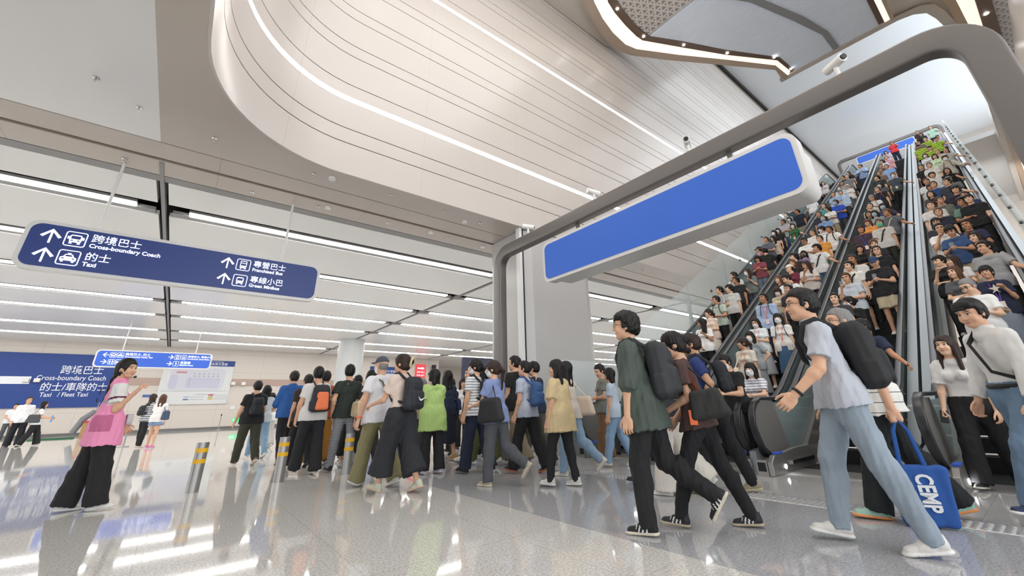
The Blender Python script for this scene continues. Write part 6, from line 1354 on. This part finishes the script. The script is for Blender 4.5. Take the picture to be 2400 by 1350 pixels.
# ---------------- people on the escalators: shared poses, individual people ----------------
POSES = {
 'down': dict(armL=(4, 8, 10, 4), armR=(2, 8, 8, 4)), 'cross': dict(armL=(14, 12, 82, -60), armR=(14, 12, 90, -62)),
 'phone': dict(armL=(16, 10, 98, -36), armR=(18, 10, 102, -34), pitch=26), 'chin': dict(armL=(14, 12, 88, -58), armR=(28, 4, 152, -22), pitch=8, handR='grip'),
 'railL': dict(armL=(22, 28, 45, 38), armR=(4, 8, 10, 4), side=4), 'hold': dict(armR=(8, 10, 40, -30), armL=(10, 12, 135, -24), handL='grip'),
 'hips': dict(armL=(-10, 38, 20, -40), armR=(6, 8, 12, 4)), 'rest': dict(armL=(34, 14, 86, -50), armR=(34, 14, 90, -45), lean=8), 'camera': dict(armL=(40, 18, 130, -30), armR=(40, 18, 130, -30), pitch=6)}
_C = {}
def proto(kind, *key):
    k = (kind,)+key
    if k in _C: return _C[k]
    pose, fem = key[0], key[1]; P = dict(DEF); P.update(POSES[pose]); P.update(female=fem, H=1.72, stance=.09, legL=(3, 2, 0), legR=(-2, -2, 0), loose=1.15, fat=.98)
    if kind == 'skel': r = (skeleton(P), P)
    else:
        (J, s), _ = proto('skel', pose, fem)
        if kind == 'body':
            hy = key[2]; P['yaw'] = hy; J, s = skeleton(P); r = build_body(P, J, s, .015, .0085, SKIN[0], HAIRM['black'])
        elif kind == 'top':
            P['sleeve'] = {'tee': .68, 'none': .05, 'long': 1.85}[key[2]]; P['tophem'] = -.10; r = _bt(P, J, s, .014, TEEW)
        elif kind == 'bottom':
            P['bottom'] = key[2]; P['width'] = .024; P['hem'] = {'shorts': .78, 'skirt': .72, 'trousers': 1.0}[key[2]]; r = build_bottom(P, J, s, .016, BLK)
        elif kind == 'shoe': r = build_shoe(P, J, s, .014, key[2], SHOEW)
    _C[k] = r; return r
def hmesh(style):
    k = ('hm', style)
    if k not in _C: _C[k] = np_mesh('hair', [hair_t(style, .009)], [HAIRM['black']])
    return _C[k]
def omat(o, i, m): o.material_slots[i].link = 'OBJECT'; o.material_slots[i].material = m
def smallmesh(key, fn):
    if key not in _C: _C[key] = fn()
    return _C[key]
LANEWORD = {'A': 'leftmost escalator', 'B': 'third escalator from the right', 'C': 'half empty escalator', 'D': 'rightmost escalator', 'T': ''}
HC_ = {'k': 'black', 'b': 'brown', 'g': 'grey'}
SHOEC = [SHOEW, SHOEK]
MPACK = {}
for i, (x, y, z, H, pose, sex, hair, hc, topc, tt, bot, bc, hy, ex, lab, lane) in enumerate(ESC):
    fem = sex == 'f'; ex = ex.split(); k = H/1.72; hy = -hy if False else hy
    # image-left is towards +y for people facing the camera side: their right hand side
    yawq = int(round(max(-60, min(60, -hy))/20.0)*20) if abs(hy) <= 80 else 0
    rz = 180+((-hy if abs(hy) > 80 else 0))+RNG.uniform(-9, 9)
    words = lab if lane == 'T' else lab+', on the '+LANEWORD[lane]
    (J, s), P = proto('skel', pose, fem)
    P = dict(P); P['yaw'] = yawq; J2, s2 = skeleton(P)
    zz = z-.0 if lane == 'T' else z+.006
    if z == 0: zz = 0.0
    root = empty('person', (x, y, zz), ' '.join(words.split()[:15]), 'person', 'people standing on the escalators', R_(rz)); root.scale = (k, k*RNG.uniform(.96, 1.06), k)
    o = child('body', proto('body', pose, fem, yawq), root); omat(o, 0, SKIN[1 if fem and i % 2 else (i*7) % 3 if i % 5 else 3]); hcol = HAIRM[{'k': 'black', 'b': 'darkbrown' if i % 3 else 'brown', 'g': 'grey'}[hc]]
    if '/' in topc: c1_, c2_ = topc.split('/'); tm = stripe_mat(c1_, c2_, .09 if c1_ == 'c4e83a' else .05, .035 if c1_ == 'c4e83a' else .02)
    else: tm = cloth(topc)
    o = child('shirt', proto('top', pose, fem, tt), root); omat(o, 0, tm)
    o = child({'skirt': 'skirt', 'shorts': 'shorts'}.get(bot, 'trousers'), proto('bottom', pose, fem, bot), root); omat(o, 0, cloth(bc))
    for n in 'LR':
        o = child('shoe', proto('shoe', pose, fem, n), root); omat(o, 0, SHOEC[i % 2][0]); omat(o, 1, SHOEC[i % 2][1])
    M4 = Matrix([list(J2['HM'][r_]*s2*1.03)+[J2['hd'][r_]] for r_ in range(3)]+[[0, 0, 0, 1]])
    if hair == 'cap':
        cc = [e[2:] for e in ex if e.startswith('c:')][0]
        o = child('hair', hmesh('caphair'), root); o.matrix_local = M4; omat(o, 0, hcol); o = child('cap', hmesh('cap'), root); o.matrix_local = M4; omat(o, 0, cloth(cc))
    else:
        o = child('hair', hmesh(hair), root); o.matrix_local = M4; omat(o, 0, hcol)
    mk = [e for e in ex if e in ('m', 'mb', 'mg', 'mk')]
    if mk:
        o = child('face_mask', smallmesh('mask', lambda: np_mesh('face_mask', [mask_t(.009)], [MASKM])), root); o.matrix_local = M4; omat(o, 0, {'m': MASKM, 'mb': MASKB, 'mg': MASKG, 'mk': MASKK}[mk[0]])
    if 'g' in ex:
        def gl():
            b = MB()
            for sg in (-1, 1): b.tube([(.103, sg*.034+.021*math.cos(t), .012+.017*math.sin(t)) for t in np.linspace(0, 6.283, 11)[:-1]], .002, 4, closed=True); b.tube([(.101, sg*.055, .016), (.01, sg*.083, .01)], .0018, 4)
            b.tube([(.104, -.013, .015), (.104, .013, .015)], .0018, 4); me = b.mesh('glasses'); me.materials.append(BLACK); return me
        o = child('glasses', smallmesh('gl', gl), root); o.matrix_local = M4
    hp = J['hp']; ch = J['chest']
    if set(ex) & {'l', 'lb', 'lp'}:
        def ly():
            b = MB(); b.tube([tuple(J['nk']+V3(-.02, .055, .01)), tuple(ch+V3(.115, .05, .08)), tuple(hp+V3(.145, 0, .13))], .006, 4); b.tube([tuple(J['nk']+V3(-.02, -.055, .01)), tuple(ch+V3(.115, -.05, .08)), tuple(hp+V3(.145, 0, .13))], .006, 4)
            me = b.mesh('lanyard'); me.materials.append(MASKB); return me
        def bd():
            b = MB().box(hp[0]+.145, hp[0]+.152, -.04, .04, hp[2]+.01, hp[2]+.13); me = b.mesh('badge'); me.materials.append(mat('badge_card', 'ead8d4', .5)); return me
        o = child('lanyard', smallmesh(('ly', pose, fem), ly), root); omat(o, 0, mat('lanyard_orange', 'e0613c', .6) if 'l' in ex else (mat('lanyard_blue', '3a62c8', .6) if 'lb' in ex else mat('lanyard_purple', '7a4fc0', .6)))
        child('badge', smallmesh(('bd', pose, fem), bd), o)
    if 'star' in ex:
        b = MB(); pts = [(.09*(1 if a % 2 == 0 else .4)*math.sin(a*math.pi/5), .09*(1 if a % 2 == 0 else .4)*math.cos(a*math.pi/5)) for a in range(10)]
        b.prism([(p[0], p[1]+ch[2]-.0) for p in pts], 'x', .12, .142); b.obj('star_print', mat('print_cream', 'd8d2c4', .7), root)
    if 'b' in ex or 'ob' in ex:
        col = 'f0784a' if 'ob' in ex else '222428'; key = (pose, fem, col)
        bl = 'small dark backpack worn by the '+' '.join(lab.split()[:10]) if 'b' in ex else 'backpack with orange straps worn by the man in black tee'
        if key not in MPACK:
            t = backpack((x, y, R_(rz)), J, s, col, bl, .85, h=.018); MPACK[key] = t
        else:
            src = MPACK[key]; t = src.copy(); COL.objects.link(t)
            for c_ in src.children: d_ = c_.copy(); COL.objects.link(d_); d_.parent = t
        t.location = (x, y, zz); t.rotation_euler = (0, 0, R_(rz)); t.scale = root.scale; t['label'] = bl; t['group'] = 'backpacks on the escalators'
    for e in ex:
        if e[:2] in ('h:', 't:'):
            c_ = '2a2a2c' if e == 't:flower' else e[2:]
            if e == 't:flower':
                mm = MATS.get('bag_flower')
                if not mm:
                    mm = mat('bag_flower', '222224', .7); nt = mm.node_tree; v = nt.nodes.new('ShaderNodeTexVoronoi'); v.inputs['Scale'].default_value = 7; nt.links.new(nt.nodes['Texture Coordinate'].outputs['Object'], v.inputs['Vector'])
                    r_ = math_node(nt, 'LESS_THAN', v.outputs['Distance'], .36); x_ = nt.nodes.new('ShaderNodeMix'); x_.data_type = 'RGBA'; x_.inputs[6].default_value = lin('1f1f22'); x_.inputs[7].default_value = lin('ece6d8'); nt.links.new(r_, x_.inputs[0]); nt.links.new(x_.outputs[2], nt.nodes['Principled BSDF'].inputs['Base Color'])
                MATS['bag_bagflower'] = mm; c_ = 'bagflower'
            t = sidebag((x, y, R_(rz)), J, s, c_, 'bag carried by the '+' '.join(lab.split()[:11]), -1, size=1.15 if e == 't:flower' else .85, h=.018, drop=.05, fwd=.06)
            t.location = (x, y, zz); t.scale = root.scale; t['group'] = 'bags on the escalators'
        if e == 'p':
            t = empty('smartphone', (x, y, zz), 'phone held by the '+' '.join(lab.split()[:11]), 'phone', None, R_(rz)); t.scale = root.scale
            c = J['WR']+J['fdR']*.1; MB().box(c[0]-.01, c[0]+.0, c[1]-.035, c[1]+.035, c[2]-.03, c[2]+.11).obj('phone_body', mat('phone_grey', '7c7f86', .3), t)
        if e.startswith('s:'):
            b = MB(); b.tube([tuple(J['SL']+V3(.0, -.05, .072)), tuple(ch+V3(.128, .03, .04)), tuple(hp+V3(.135, -.08, .12)), tuple(hp+V3(.03, -.19, .02)), tuple(hp+V3(-.12, -.1, .1)), tuple(ch+V3(-.13, 0, 0)), tuple(J['SL']+V3(-.06, -.05, .05))], .02, 5, closed=True, ry=.4)
            t = empty('sling_strap', (x, y, zz), 'sling strap across the '+' '.join(lab.split()[:10]), 'strap', None, R_(rz)); t.scale = root.scale; b.obj('strap', bagmat(e[2:]), t, smooth=True)
